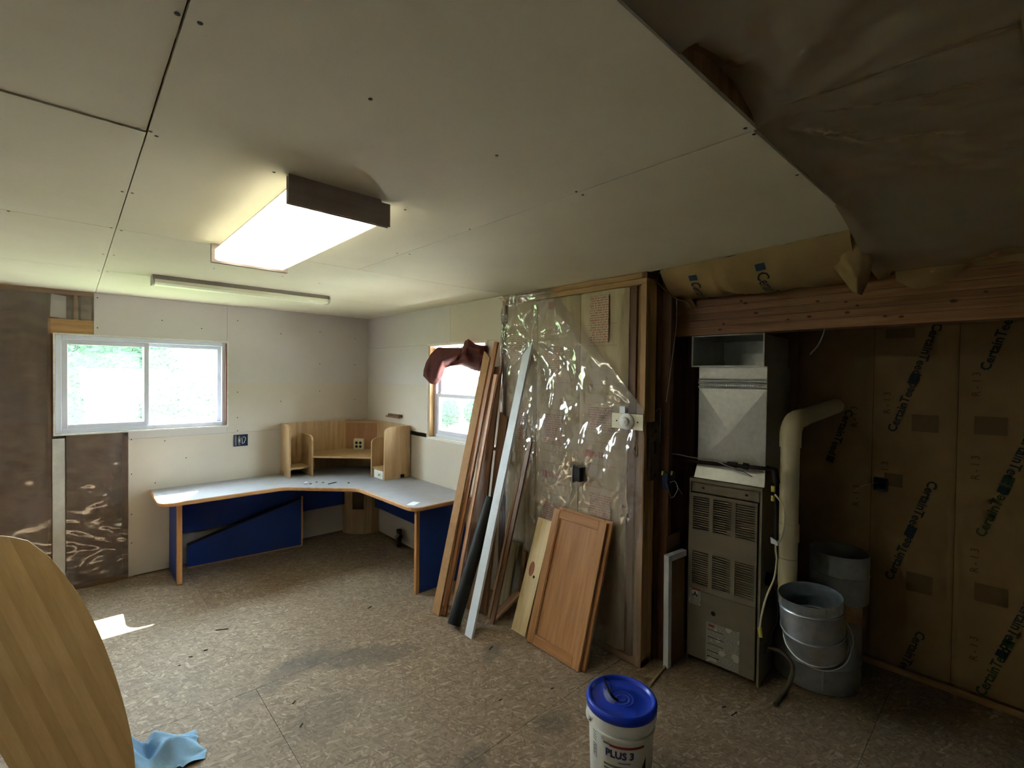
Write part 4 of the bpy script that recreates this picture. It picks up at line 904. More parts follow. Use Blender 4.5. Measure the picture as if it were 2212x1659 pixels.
lb = box('instruction_label', (.122, -.0056, .035), (.318, -.0042, .283), LBL, ld, GF); box('label_heading', (.138, -.0062, .258), (.172, -.0055, .272), M['inkred'], lb, GF)
for z in (.235, .19, .15, .105, .07): box('label_heading', (.132, -.0061, z), (.20+.03*(z > .12), -.0055, z+.005), M['inkblack'], lb, GF)
lb = box('warning_label', (.012, -.0056, .36), (.086, -.0042, .472), LBL, ld, GF); box('label_heading', (.030, -.0062, .455), (.083, -.0055, .467), mat('label_red', (170, 60, 52), rough=.6), lb, GF)
b = MB(); b.box((.040, -.0062, .425), (.062, -.0055, .431)); b.box((.046, -.0062, .431), (.055, -.0055, .445)); b.box((.034, -.0062, .418), (.044, -.0055, .424)); b.box((.057, -.0062, .417), (.067, -.0055, .424)); b.build('label_symbol', M['inkblack'], lb, GF)
# plenum: cross-broken galvanised sheet, collar beads, dark open duct above
t = thing('duct_plenum', 'galvanised sheet metal plenum with cross creases above the furnace', 'duct', (3.2, 1.2, FH))
px0, px1 = .028, FWD-.002; pz0, pz1 = FH, 1.868; py = .055
yc_ = .012; cx_, cz_ = (px0+px1)/2, 1.46
v = [(px0, py, pz0+.10), (px1, py, pz0+.10), (px1, py, 1.735), (px0, py, 1.735), (cx_, py-yc_*1.6, 1.46)]
obj('cross_panel', v, [(0, 1, 4), (1, 2, 4), (2, 3, 4), (3, 0, 4)], M['galvl'], t, GF)
v = [(px0, py, pz0+.1), (px1, py, pz0+.1), (px1+.005, py-.03, pz0+.002), (px0-.01, py-.03, pz0+.002)]
obj('flare', v + [(x, y+.003, z) for x, y, z in v], [(0, 1, 2, 3), (7, 6, 5, 4), (0, 4, 5, 1), (1, 5, 6, 2), (2, 6, 7, 3), (3, 7, 4, 0)], M['galvl'], t, GF)
box('upper_band', (px0, py-.001, 1.735), (px1, py+.02, pz1), M['galvl'], t, GF)
for z, r in ((1.738, .007), (1.765, .009), (1.785, .006)): MB().tube([(px0-.002, py-.003, z), (px1+.004, py-.003, z)], r, 8).build('bead', M['galv'], t, G=GF, smooth=True)
b = MB()
for k in range(28): b.box((px0+.004+k*(px1-px0-.01)/28, py-.006, 1.745), (px0+.009+k*(px1-px0-.01)/28, py, 1.758))
o = b.build('crimp', M['galv'], t, GF); o['kind'] = 'stuff'
b = MB(); b.box((px0, py+.004, pz0), (px0+.004, .6, pz1)).box((px1-.004, py+.004, pz0), (px1, .6, pz1)).box((px0, .596, pz0), (px1, .6, pz1)); b.build('side_walls', M['galvl'], t, GF)
b = MB(); ox0, ox1 = -.012, FWD-.018
b.box((ox0, py-.02, 1.868), (ox0+.004, .6, 2.059)).box((ox1-.004, py-.02, 1.868), (ox1, .6, 2.059)).box((ox0, py-.02, 2.055), (ox1, .6, 2.059)).box((ox0, py-.02, 1.868), (ox1, .6, 1.872)).box((ox0, .596, 1.868), (ox1, .6, 2.059)); b.build('open_duct', M['galvl'], t, GF)
b = MB(); b.box((ox0-.004, py-.022, 1.864), (ox0+.002, py-.018, 2.061)).box((ox1-.002, py-.022, 1.864), (ox1+.004, py-.018, 2.061)).box((ox0, py-.022, 2.056), (ox1, py-.018, 2.062)).box((ox0, py-.022, 1.863), (ox1, py-.018, 1.869)); b.build('duct_rim', M['galvd'], t, GF)
# gas pipe
t = thing('gas_pipe', 'black iron gas pipe with union running across above the furnace', 'pipe', (2.93, 1.3, 1.25))
pts = [ux(1448, 984, 2.93), ux(1500, 997, 2.90), ux(1560, 1003, 2.90), ux(1612, 1008, 2.90), ux(1668, 1014, 2.90)]
tube('pipe', pts, .0115, M['iron'], t, 10)
for i, (a, c) in enumerate(((.0, .4), (.55, .75))): pass
q0, q1 = ux(1572, 1003, 2.90), ux(1592, 1005, 2.90); tube('coupling', [q0, q1], .017, M['iron'], t, 8); q0, q1 = ux(1606, 1006, 2.9), ux(1616, 1008, 2.9); tube('union', [q0, q1], .021, M['iron'], t, 6); q0, q1 = ux(1655, 1012, 2.9), ux(1674, 1016, 2.9); tube('elbow', [q0, q1, q1+Vector((0, -.01, -.07))], .018, M['iron'], t, 10)
tube('drop_pipe', [q1+Vector((0, -.01, -.05)), q1+Vector((.02, -.01, -.50))], .0115, M['iron'], t)
tube('thermostat_wire', smooth_path([ux(1440, 985, 2.86), ux(1455, 980, 2.86), ux(1490, 987, 2.87), ux(1545, 996, 2.87), ux(1570, 1006, 2.87), ux(1600, 1016, 2.86), ux(1625, 1030, 2.88)]), .0035, M['greyc'], None, 6); tag(sc.objects['thermostat_wire'], 'thin pale wire looping along the gas pipe above the furnace', 'wire')
# vent pipe
t = thing('vent_pipe', 'cream PVC vent pipe with elbow rising beside the furnace', 'pipe', (3.02, .90, .55))
pc = ux(1704, 1100, 3.02); vx, vy = pc.x, pc.y; R = .049
ze = 1.535
tube('inlet_stub', [(vx, vy, .60), (vx+.03, vy+.13, .60)], R*.8, M['iron'], t, 16)
tube('riser', [(vx, vy, .55), (vx, vy, ze-.10)], R, M['pvc'], t, 24)
dirv = (Vector((X1-.01, .84, 1.60)) - Vector((vx, vy, ze+.02))); dirv.z = dirv.length*.10; dirv.normalize()
el = []
for k in range(9):
    a = k/8*PI/2; el.append(Vector((vx, vy, ze-.12)) + Vector((0, 0, 1))*(.05+.085*math.sin(a)) + dirv*(.085*(1-math.cos(a))))
el = [Vector((vx, vy, ze-.13))] + el + [el[-1]+dirv*.06]
tube('elbow', el, R*1.12, M['pvc'], t, 24); st = el[-1]; en = Vector((X1-.006, st.y+dirv.y/dirv.x*(X1-st.x), st.z+dirv.z/dirv.x*(X1-st.x)))
tube('outlet_run', [st-dirv*.02, en], R, M['pvc'], t, 24)
zt = ux(1704, 1130, vx).z; tube('coupling', [(vx, vy, zt-.10), (vx, vy, zt)], R*1.12, M['pvc'], t, 24); tube('joint_line', [(vx, vy, zt-.20), (vx, vy, zt-.197)], R*1.01, mat('pipe_cement', (126, 104, 100), rough=.5), t, 24)
# cord with yellow ends beside the furnace
XC = 2.88
def pts_x(L, X=XC): return [ux(a, b_, X) for a, b_ in L]
t = thing('power_cord', 'cream cable with yellow ends hanging down the furnace side', 'cable', tuple(ux(1650, 1370, XC)))
tube('cable', smooth_path(pts_x([(1674, 1068), (1690, 1090), (1694, 1120), (1688, 1160), (1676, 1180), (1678, 1210), (1672, 1250), (1655, 1290), (1645, 1330), (1641, 1358)])), .0055, M['cream'], t, 8)
for a, c in (((1670, 1050), (1670, 1062)), ((1670, 1071), (1670, 1082)), ((1641, 1356), (1644, 1376))): tube('yellow_end', pts_x([a, c]), .011, M['yellow'], t, 8)
q = ux(1673, 1170, XC); o = obj('tape_tag', [tuple(q+Vector((0, .022, .02))), tuple(q+Vector((-.004, -.012, .008))), tuple(q+Vector((-.008, -.02, -.016))), tuple(q+Vector((-.004, .018, -.012))), tuple(q+Vector((.006, .022, .02))), tuple(q+Vector((.004, -.012, .008))), tuple(q+Vector((0, -.02, -.016))), tuple(q+Vector((.004, .018, -.012)))], [(0, 1, 2, 3), (7, 6, 5, 4), (0, 4, 5, 1), (1, 5, 6, 2), (2, 6, 7, 3), (3, 7, 4, 0)], M['tape'], t)
tube('drain_tube', smooth_path(pts_x([(1672, 1260), (1680, 1300), (1678, 1340), (1665, 1370), (1655, 1400), (1652, 1412)], 2.96)), .004, M['iron'], None, 6); tag(sc.objects['drain_tube'], 'thin black tube hanging beside the furnace side panel', 'tube')
hp = [ux(1652, 1395, 2.98), ux(1690, 1410, 2.98), ux(1712, 1440, 2.96), ux(1705, 1475, 2.93)] + [uz(1690, 1500, .02), uz(1675, 1522, .014)]
tube('floor_hose', smooth_path(hp), .0125, mat('grey_hose', (86, 76, 60), rough=.6), None, 10); tag(sc.objects['floor_hose'], 'grey rubber hose curving from the furnace down to the floor', 'hose')
# ducts: drum with a rear collar and a front elbow, one assembly
dc = Vector((3.325, .825, 0)); DR = .225
t = thing('duct_assembly', 'galvanised duct drum on the floor with crimped elbow and dark collar', 'duct', tuple(dc))
MB().lathe([(0, 0), (DR-.02, 0), (DR-.004, .006), (DR, .03), (DR, .14), (DR+.004, .15), (DR, .16), (DR, .47), (DR-.02, .49), (.14, .50), (.14, .505)], dc, 48).build('drum', M['galvd'], t, smooth=True)
box('seam', (dc.x-DR*.92-.003, dc.y-DR*.39-.004, .03), (dc.x-DR*.92+.004, dc.y-DR*.39+.004, .46), M['galvd'], t)
cc = ux(1812, 1215, 3.42); c0 = Vector((3.42, cc.y, 0)); CR = .152
MB().lathe([(CR-.004, .48), (CR, .48), (CR, .63), (CR+.004, .637), (CR, .644), (CR, .76), (CR-.003, .76), (CR-.004, .50)], c0, 40).build('collar', M['galvd'], t, smooth=True)
MB().lathe([(0, .507), (CR-.004, .507)], c0, 40).build('collar_inside', M['galvd'], t)
q = uz(1838, 1330, .52); o = box('wood_offcut', (-.06, -.05, 0), (.06, .05, .04), M['tanb'], None, T(q.x, q.y, .5055) @ Matrix.Rotation(.2, 4, 'Z')); tag(o, 'tan wood offcut resting on the duct drum beside the dark collar', 'offcut')
# adjustable elbow in four gores
e0 = ux(1750, 1284, 2.80); ER = .145
top = e0.copy(); tilt = Vector((-.10, .06, 1)).normalized()
turn = Vector((.90, .10, -.12)).normalized()
def gore_path():
    ds = [-tilt]
    P_ = [top]; dirs = [-tilt]
    d0 = -tilt
    for k in range(1, 4): dirs.append((d0*(1-k/2.9) + turn*(k/2.9)).normalized())
    lens = (.165, .09, .09, .12)
    for d_, l_ in zip(dirs, lens): P_.append(P_[-1] + d_*l_)
    return P_, dirs
P_, dirs = gore_path()
def ring_at(p, n, r, seg=40):
    n = n.normalized(); u = n.orthogonal().normalized(); u = (Vector((0, 1, 0)) - n*n.y).normalized(); w = n.cross(u)
    return [p + (u*math.cos(2*PI*k/seg) + w*math.sin(2*PI*k/seg))*r for k in range(seg)]
SEG = 40
def gore(name, rings, m, parent):
    v = [q for r_ in rings for q in r_]; n = len(rings)
    f = [(i*SEG+k, i*SEG+(k+1) % SEG, (i+1)*SEG+(k+1) % SEG, (i+1)*SEG+k) for i in range(n-1) for k in range(SEG)]
    return obj(name, v, f, m, parent, smooth=True)
cut = [dirs[0]] + [(dirs[i]+dirs[i+1]).normalized() for i in range(3)] + [dirs[3]]
for i in range(4):
    a, c = P_[i], P_[i+1]
    rings = [ring_at(a, cut[i], ER), ring_at(a+(c-a)*.5, (cut[i]+cut[i+1]).normalized(), ER-.002), ring_at(c, cut[i+1], ER)]
    if i == 0: rings = [ring_at(a+dirs[0]*.10, cut[0], ER-.004), ring_at(a, cut[0], ER-.003)] + rings
    gore('gore', rings, M['galv'], t)
    b = MB(); rr = ring_at(c, cut[i+1], ER+.001); b.tube(rr + [rr[0]], .0045, 6, False); b.build('swaged_bead', M['galv'], t, smooth=True)
rr = ring_at(P_[0]+dirs[0]*.055, dirs[0], ER+.001); MB().tube(rr+[rr[0]], .004, 6, False).build('swaged_bead', M['galv'], t, smooth=True)
b = MB()
for k in range(SEG*3):
    a = 2*PI*k/(SEG*3)
    n_ = dirs[0]; u = (Vector((0, 1, 0)) - n_*n_.y).normalized(); w = n_.cross(u); rad = u*math.cos(a)+w*math.sin(a)
    if rad.x < -.15: b.tube([P_[0]+rad*(ER+.0005), P_[0]+n_*.045+rad*(ER+.0005)], .0014, 4)
o = b.build('crimp', M['galv'], t); o['kind'] = 'stuff'
# white framed panel leaning beside the furnace
t = thing('framed_sheet', 'brown sheet in a white painted surround leaning between the wall post and the furnace', 'framed sheet', (2.76, 1.46, 0))
A2 = Vector((2.69, 1.468, 0)); d2 = Vector((.97, -.12, 0)).normalized(); n2 = Vector((-d2.y, d2.x, 0))
dtop = (Vector((.012, .0, .70)))
GW = Matrix(((d2.x, n2.x, 0, A2.x), (d2.y, n2.y, 0, A2.y), (0, 0, 1, 0), (0, 0, 0, 1))) @ Matrix.Rotation(-.015, 4, 'Y')
box('stile', (0, -.018, .0), (.034, .018, .70), M['white'], t, GW, bev=.002); box('rail', (.034, -.018, .662), (.185, .018, .70), M['white'], t, GW, bev=.002); box('infill', (.034, -.004, .01), (.185, .004, .662), M['card'], t, GW)
o = box('hardboard_sheet', (2.72, 1.492, 0), (2.885, 1.497, .80), M['cardl']); tag(o, 'brown hardboard sheet standing behind the white frame', 'sheet')
q0 = uz(1437, 1440, .008); q1 = uz(1402, 1482, .008)
o = MB().tube([q0, q1], .0075, 8).build('wood_stick', M['weath'], smooth=True); tag(o, 'thin wooden stick lying on the floor behind the bucket', 'stick')
# metal plate and wires on the wall end
a = uy(1402, 912, 1.56); c = uy(1424, 1032, 1.56)
t = thing('strike_plate', 'rusty slotted metal plate on the side of the wall end post', 'metal plate', (2.65, 1.55, c.z))
sa, sb, s0, s1 = (a.x+c.x)/2-.022, (a.x+c.x)/2+.004, (a.z+c.z)/2-.02, (a.z+c.z)/2+.06
pb = MB(); pb.box((a.x, 1.548, c.z), (sa, 1.5645, a.z)).box((sb, 1.548, c.z), (c.x-.012, 1.5645, a.z)).box((sa, 1.548, c.z), (sb, 1.5645, s0)).box((sa, 1.548, s1), (sb, 1.5645, a.z)); pb.build('plate', M['rust'], t)
for z in (.03, .30): MB().tube([((a.x+c.x)/2-.006, 1.546, c.z+z), ((a.x+c.x)/2-.006, 1.549, c.z+z)], .012, 10).build('rivet', M['iron'], t)
tube('wire_hook', smooth_path([uy(1425, 958, 1.54), uy(1426, 920, 1.54), uy(1427, 888, 1.54), uy(1423, 883, 1.53), uy(1416, 890, 1.53)]), .0025, M['steel'], t, 6)
t = thing('loose_cable', 'pale loose cable hanging down the dark closet boards', 'cable', tuple(uy(1440, 865, 1.49)))
tube('cable', smooth_path([uy(1462, 640, 1.49), uy(1461, 700, 1.49), uy(1454, 760, 1.49), uy(1446, 820, 1.49), uy(1439, 868, 1.49)]), .003, M['greyc'], t, 6)
t = thing('closet_box', 'dark blue electrical box with loose wires on the closet stud', 'electrical box', tuple(uy(1442, 1060, 1.49)))
a = uy(1437, 1022, 1.49); c = uy(1453, 1052, 1.49); box('box_body', (a.x, 1.475, c.z), (c.x, 1.51, a.z), M['darkblue'], t)
tube('wire', smooth_path([uy(1448, 1042, 1.47), uy(1458, 1040, 1.46), uy(1464, 1055, 1.45), uy(1456, 1072, 1.45), uy(1449, 1075, 1.46)]), .002, M['whitep'], t, 6); tube('wire', smooth_path([uy(1440, 1045, 1.47), uy(1445, 1062, 1.46), uy(1450, 1076, 1.455)]), .003, M['steel'], t, 6); tube('wire', [uy(1462, 1050, 1.455), uy(1474, 1068, 1.45)], .002, M['whitep'], t, 6)
for px, py in ((1450, 1022), (1430, 1022)): tube('wire_nut', [uy(px, py+4, 1.47), uy(px+2, py-4, 1.465)], .006, M['yellow'], t, 8)
t = thing('kraft_wall_box', 'dark blue electrical box set in the brown kraft paper wall', 'electrical box', (XK-.01, .588, 1.107))
a = ux(1888, 1030, XK-.01); c = ux(1917, 1062, XK-.01)
box('box_body', (XK-.006, c.y, c.z), (XK+.03, a.y, a.z), M['darkblue'], t); ring_x('box_rim', c.y, a.y, c.z, a.z, .006, XK-.022, XK-.006, M['darkblue'], t, bev=.001); box('clamp', (XK-.024, c.y+.012, c.z+.024), (XK-.018, c.y+.036, c.z+.055), M['inkteal'], t)
tube('wire', smooth_path([(XK-.02, a.y-.02, c.z+.05), (XK-.03, a.y+.05, c.z+.02), (XK-.02, a.y+.10, c.z-.03)]), .002, M['greyc'], t, 6)
t = thing('hanging_cord', 'short pale cord dangling below the laminated beam', 'cord', tuple(ux(1750, 765, 2.95)))
tube('cord', smooth_path([ux(1784, 700, 2.96), ux(1779, 720, 2.95), ux(1768, 745, 2.95), ux(1750, 766, 2.95)]), .0035, M['greyc'], t, 6)

# =================================================================== BUCKET
bc = Vector((1.797, 1.19, 0)); BR = .146; BH = .365
t = thing('plastic_bucket', 'white plastic bucket with blue lid and PLUS 3 label', 'bucket', tuple(bc))
def brad(z): return .131 + (BR-.131)*z/BH
MB().lathe([(0, 0), (.125, 0), (.131, .008), (brad(.27), .27), (brad(.27)+.008, .272), (brad(.27)+.008, .279), (brad(.28), .281), (brad(.31), .31), (brad(.31)+.010, .312), (brad(.31)+.010, .345), (brad(.35), .347), (brad(.355), .355)], bc, 64).build('pail', M['bucketw'], t, smooth=True)
LR = .153
lid = MB().lathe([(LR-.004, .338), (LR+.001, .341), (LR+.002, .362), (LR-.002, .372), (LR-.010, .376), (LR-.017, .372), (LR-.020, .360), (LR-.024, .358), (.058, .358), (.056, .360), (.052, .360), (.050, .358), (.042, .358), (.040, .360), (.036, .360), (.034, .358), (.024, .358), (.022, .360), (.018, .360), (.016, .358), (.0005, .358)], bc, 64).build('lid', M['lidblue'], t, smooth='all')
fa = math.atan2(-bc.y, -bc.x)          # towards the camera
def wrap(v, f, a0, zc, m, name, r_off=.0012):
    """wrap flat (x,y) lettering around the pail; a0 = angle offset from the camera direction (to the right)"""
    out = []
    for x, y, z in v:
        zz_ = zc+y; r = brad(zz_)+r_off+z*.5
        a = fa + a0 + x/BR
        out.append((bc.x+r*math.cos(a), bc.y+r*math.sin(a), zz_))
    return obj(name, out, f, m, t)
def quad_wrap(x0, x1, y0, y1, a0, m, name, skew=0., r=.0008, n=14):
    v = []; f = []
    for i in range(n+1):
        x = x0+(x1-x0)*i/n
        v += [(x, y0+skew*i/n+LBZ, 0), (x, y1+LBZ, 0)]
    f = [(2*i, 2*i+2, 2*i+3, 2*i+1) for i in range(n)]
    return wrap(v, f, a0, 0, m, name, r)
LBZ = 0
quad_wrap(-.085, .120, .02, .262, -.02, mat('bucket_label', (216, 214, 204), rough=.5), 'label_wrap', r=.0006, n=24)
LBZ = .022
quad_wrap(-.052, .105, .215, .226, .02, M['inkred'], 'label_stripe', r=.0014); quad_wrap(-.080, -.052, .219, .228, .02, M['inkgreen'], 'label_stripe', r=.0014)
v, f = text_geo('PLUS 3', .043, align='LEFT', bold=.0015); wrap([(x-.070, y, z) for x, y, z in v], f, .02, .207, M['inkblue'], 'label_lettering', .0018)
quad_wrap(-.012, .042, .151, .157, .02, mat('ink_slate', (120, 126, 150), rough=.6), 'label_caption', r=.0014)
for k, (y0, y1, x1) in enumerate(((.128, .138, .03), (.110, .121, .04), (.094, .104, .05), (.072, .082, .045), (.055, .064, .03))): quad_wrap(-.078, x1, y0, y1, .02, M['inkgreen'], 'label_text_bar', r=.0014)
tri_v = []; n = 12
for i in range(n+1): x = .045+.075*i/n; tri_v += [(x, .03, 0), (x, .035+.16*i/n, 0)]
wrap(tri_v, [(2*i, 2*i+2, 2*i+3, 2*i+1) for i in range(n)], .02, 0, mat('ink_navy', (40, 50, 78), rough=.6), 'label_wedge', .0014)
quad_wrap(-.142, -.118, .125, .185, -.0, M['inkgrey'], 'barcode_frame', r=.0010, n=6); quad_wrap(-.139, -.121, .128, .182, -.0, M['bucketw'], 'barcode_panel', r=.0016, n=6)
for k in range(9): quad_wrap(-.137, -.123, .133+k*.0050, .133+k*.0050+.0012+.0012*(k % 3), 0, M['inkblack'], 'barcode_bar', r=.0022, n=3)
for k in range(4): quad_wrap(-.142, -.118, .20+k*.012, .204+k*.012, 0, M['inkgrey'], 'side_print', r=.0012, n=4)
ea = fa - 1.25; ep = Vector((bc.x+math.cos(ea)*(BR+.012), bc.y+math.sin(ea)*(BR+.012), .29))
MB().lathe([(.022, -.006), (.024, .006), (.012, .010), (0, .010)], (0, 0, 0), 16).build('handle_lug', M['bucketw'], t, G=T(bc.x+math.cos(ea)*(BR+.002), bc.y+math.sin(ea)*(BR+.002), .30) @ Matrix.Rotation(ea, 4, 'Z') @ Matrix.Rotation(PI/2, 4, 'Y'), smooth=True)
ea2 = fa + 1.9
MB().lathe([(.022, -.006), (.024, .006), (.012, .010), (0, .010)], (0, 0, 0), 16).build('handle_lug', M['bucketw'], t, G=T(bc.x+math.cos(ea2)*(BR+.002), bc.y+math.sin(ea2)*(BR+.002), .30) @ Matrix.Rotation(ea2, 4, 'Z') @ Matrix.Rotation(PI/2, 4, 'Y'), smooth=True)
# safety glasses lying on the lid
lz = bc.z+.3585
t = thing('safety_glasses', 'clear safety glasses with black browbar lying on the blue bucket lid', 'glasses', (bc.x-.03, bc.y+.05, lz))
g0 = uz(1308, 1466, lz+.05); g1 = uz(1326, 1520, lz)
bp = [uz(1304, 1464, lz+.03), uz(1310, 1482, lz+.035), uz(1318, 1497, lz+.03), uz(1326, 1507, lz+.018), uz(1335, 1513, lz+.006)]
sp = smooth_path(bp, 6)
tube('brow_bar', sp, [.002+.004*math.sin(min(1, i/len(sp)*1.3)*PI*.6) for i in range(len(sp))], M['blackp'], t, 8)
lft = [uz(1304, 1470, lz+.006), uz(1303, 1490, lz+.004), uz(1306, 1505, lz+.002), uz(1314, 1516, lz+.001), uz(1325, 1521, lz+.001)]
sl = smooth_path(lft, 6)
nn_ = len(sp); v = [tuple(p) for p in sp] + [tuple(p) for p in sl]
v2 = v + [tuple(Vector(p)+Vector((.001, .001, .0012))) for p in v]
obj('lens', v, [(i, i+1, nn_+i+1, nn_+i) for i in range(nn_-1)], film('safety_lens', milk=.5, milkcol=(206, 214, 236), rough=.08, glossk=3), t, smooth='all')
tube('temple', smooth_path([sp[0], uz(1315, 1470, lz+.012), uz(1319, 1478, lz+.006), uz(1320, 1492, lz+.004)]), .0022, M['blackp'], t, 6)

# =================================================================== TABLE TOP (leaning D-shaped leaf), cloth, floor bits
pl0 = Vector((0, 2.36, 0)); pn = Vector((.04, -1, .20)).normalized()
edge_px = [(60, 1168), (110, 1207), (150, 1256), (182, 1303), (212, 1362), (236, 1422), (256, 1480), (272, 1538), (284, 1592), (291, 1640), (290, 1680), (278, 1712), (250, 1732), (205, 1742), (150, 1735), (95, 1712), (55, 1690), (20, 1659), (0, 1627), (-60, 1530), (-130, 1412), (-190, 1310), (-215, 1250), (-205, 1205), (-165, 1175), (-100, 1160), (-40, 1157), (15, 1159)]
ep = smooth_path([uplane(x, y, pl0, pn) for x, y in edge_px] + [uplane(*edge_px[0], pl0, pn)], 4)[:-1]
sdir = (uplane(250, 1659, pl0, pn) - uplane(60, 1290, pl0, pn)); sdir.normalize()   # stave direction in the plane
wdir = pn.cross(sdir).normalized()
if wdir.x < 0: wdir = -wdir
nrm = wdir.cross(sdir); 
ob = Vector((ep[0]))
zmin = min(p.z for p in ep)
GT = Matrix(((wdir.x, sdir.x, nrm.x, ob.x), (wdir.y, sdir.y, nrm.y, ob.y), (wdir.z, sdir.z, nrm.z, ob.z), (0, 0, 0, 1)))
GTi = GT.inverted(); loc2 = [GTi @ p for p in ep]; poly = [(p.x, p.y) for p in loc2]
back = -1 if nrm.dot(Vector((0, -1, 0))) > 0 else 1
t = thing('table_leaf', 'varnished maple table leaf with rounded edge propped upright on the floor', 'table leaf', (.0, 2.45, 0))
# staves: clip the outline into strips along the stave direction, each its own mesh
def clip(poly, a, lo):
    out = []
    for i in range(len(poly)):
        p, q = poly[i-1], poly[i]
        pi, qi = (p[0] >= a) == lo or p[0] == a, (q[0] >= a) == lo or q[0] == a
        if pi != qi: tt = (a-p[0])/(q[0]-p[0]); out.append((a, p[1]+(q[1]-p[1])*tt))
        if qi: out.append(q)
    return out
w0, w1_ = min(p[0] for p in poly), max(p[0] for p in poly); ns = 11
shades = [(0, 0), (14, 12), (-10, -12), (6, 4), (-16, -18), (10, 10), (-4, -6), (12, 8), (-12, -14), (4, 2), (-8, -8)]
lift = max(0, .001-zmin)
GT2 = T(0, 0, lift) @ GT
for i in range(ns):
    a, c = w0+(w1_-w0)*i/ns, w0+(w1_-w0)*(i+1)/ns
    pp_ = clip(clip(poly, a, True), c, False)
    if len(pp_) < 3: continue
    s, s2 = shades[i]; s, s2 = s*.6, s2*.6
    MB().prism(pp_, min(0, back*.026), max(0, back*.026)).build('stave', mat('maple_stave_%d' % i, (212+s, 174+s, 120+s2), (228+s, 194+s, 140+s2), rough=.24, scale=3.2, stretch=(9, 1.4, 9), bump=.03, bscale=5, detail=5, spec=.5), t, GT2)
# prop behind it (the leaf's own fold-out leg, mostly out of frame)
bk = Vector((0, 1, -.2)).normalized()
ctr = uplane(-60, 1420, pl0, pn)
tube('prop_leg', [ctr+Vector((0, .03, 0)), Vector((ctr.x-.05, ctr.y+.42, .016))], .018, M['brownb'], t, 10)
# blue cloth
cb0 = uz(330, 1640)
def cl(u, v):
    x = -.13 + .31*u; y = -.16 + .24*v
    r = math.hypot((u-.42)*1.1, v-.55)
    z = .085*max(0, 1-r*1.5)*(1+.5*math.sin(u*10+3*v)+.45*math.sin(v*12-u*5)) + .03*abs(fn(u*4, v*4, 2)) + .004
    if u < .35: z += (.35-u)*.55*(1-abs(v-.6))
    x += .03*fn(u*3, v*3, 5); y += .04*fn(u*3, v*3, 8)
    return (cb0.x+x, cb0.y+y, max(.003, z))
o = MB().grid(cl, 40, 34).build('blue_cloth', M['cloth_blue'], smooth='all'); tag(o, 'crumpled light blue cloth on the floor against the table leaf', 'cloth')
def rod(name, p0, p1, r, m, label, cat, grp=None, z=None):
    z = z or r+.0005
    o = MB().tube([uz(*p0, z), uz(*p1, z)], r, 6).build(name, m, smooth=True); tag(o, label, cat, grp); return o
rod('pencil', (353, 1624), (400, 1606), .0036, M['steeld'], 'dark pencil lying on the floor beside the blue cloth', 'pencil')
NG = 'loose nails on the floor'
for a, c in (((466, 1361), (493, 1358)), ((440, 1405), (449, 1403)), ((1057, 1403), (1063, 1396)), ((795, 1314), (802, 1310)), ((408, 1419), (416, 1418)), ((632, 1520), (638, 1514)), ((648, 1570), (654, 1562)), ((1190, 1488), (1196, 1486)), ((1078, 1513), (1084, 1510)), ((1580, 1546), (1592, 1538)), ((1560, 1528), (1568, 1526)), ((385, 1438), (390, 1436))):
    lab = 'small dark nail lying loose on the open strand board floor'
    if a[0] == 466: lab = 'long dark nail lying alone on the floor in front of the blue desk divider'
    elif a[0] == 1057: lab = 'dark nail on a grey stain in front of the leaning white board'
    elif a[0] == 795: lab = 'dark nail on the floor between the desk and the black tube'
    elif a[0] == 1190: lab = 'tiny dark nail on the floor in front of the cabinet doors'
    elif a[0] in (1580, 1560): lab = 'dark nail on the floor between the bucket and the furnace'
    rod('nail', a, c, .0028, M['steeld'], lab, 'nail', NG)
CG = 'wood chips on the floor'
for px, py, r in ((316, 1340-35, .012), (305, 1297, .010), (936, 1290-3, .010), (920, 1281, .008), (1105, 1338, .008), (1535, 1505, .010), (1480, 1500, .009), (1610, 1520, .008), (812, 1335, .007), (640, 1422, .006), (1000, 1340, .008), (1890, 1560, .010), (1750, 1585, .009)):
    crumple('wood_chip', px, py, r, M['tanb'] if r > .0085 else M['weath'], ('wood chip on the floor between the table leaf and the desk leg' if px < 330 else 'wood chip on the floor beside the right desk leg panel' if 900 < px < 1010 else 'wood chip on the floor between the short offcut and the pine board' if px == 1105 else 'wood chip on the floor in front of the furnace' if 1470 < px < 1620 else 'wood chip on the bare floor below the kraft paper wall' if px > 1700 else 'tiny wood chip lying on the open strand board floor'), 'chip', z=.0005, sq=.35, grp=CG)

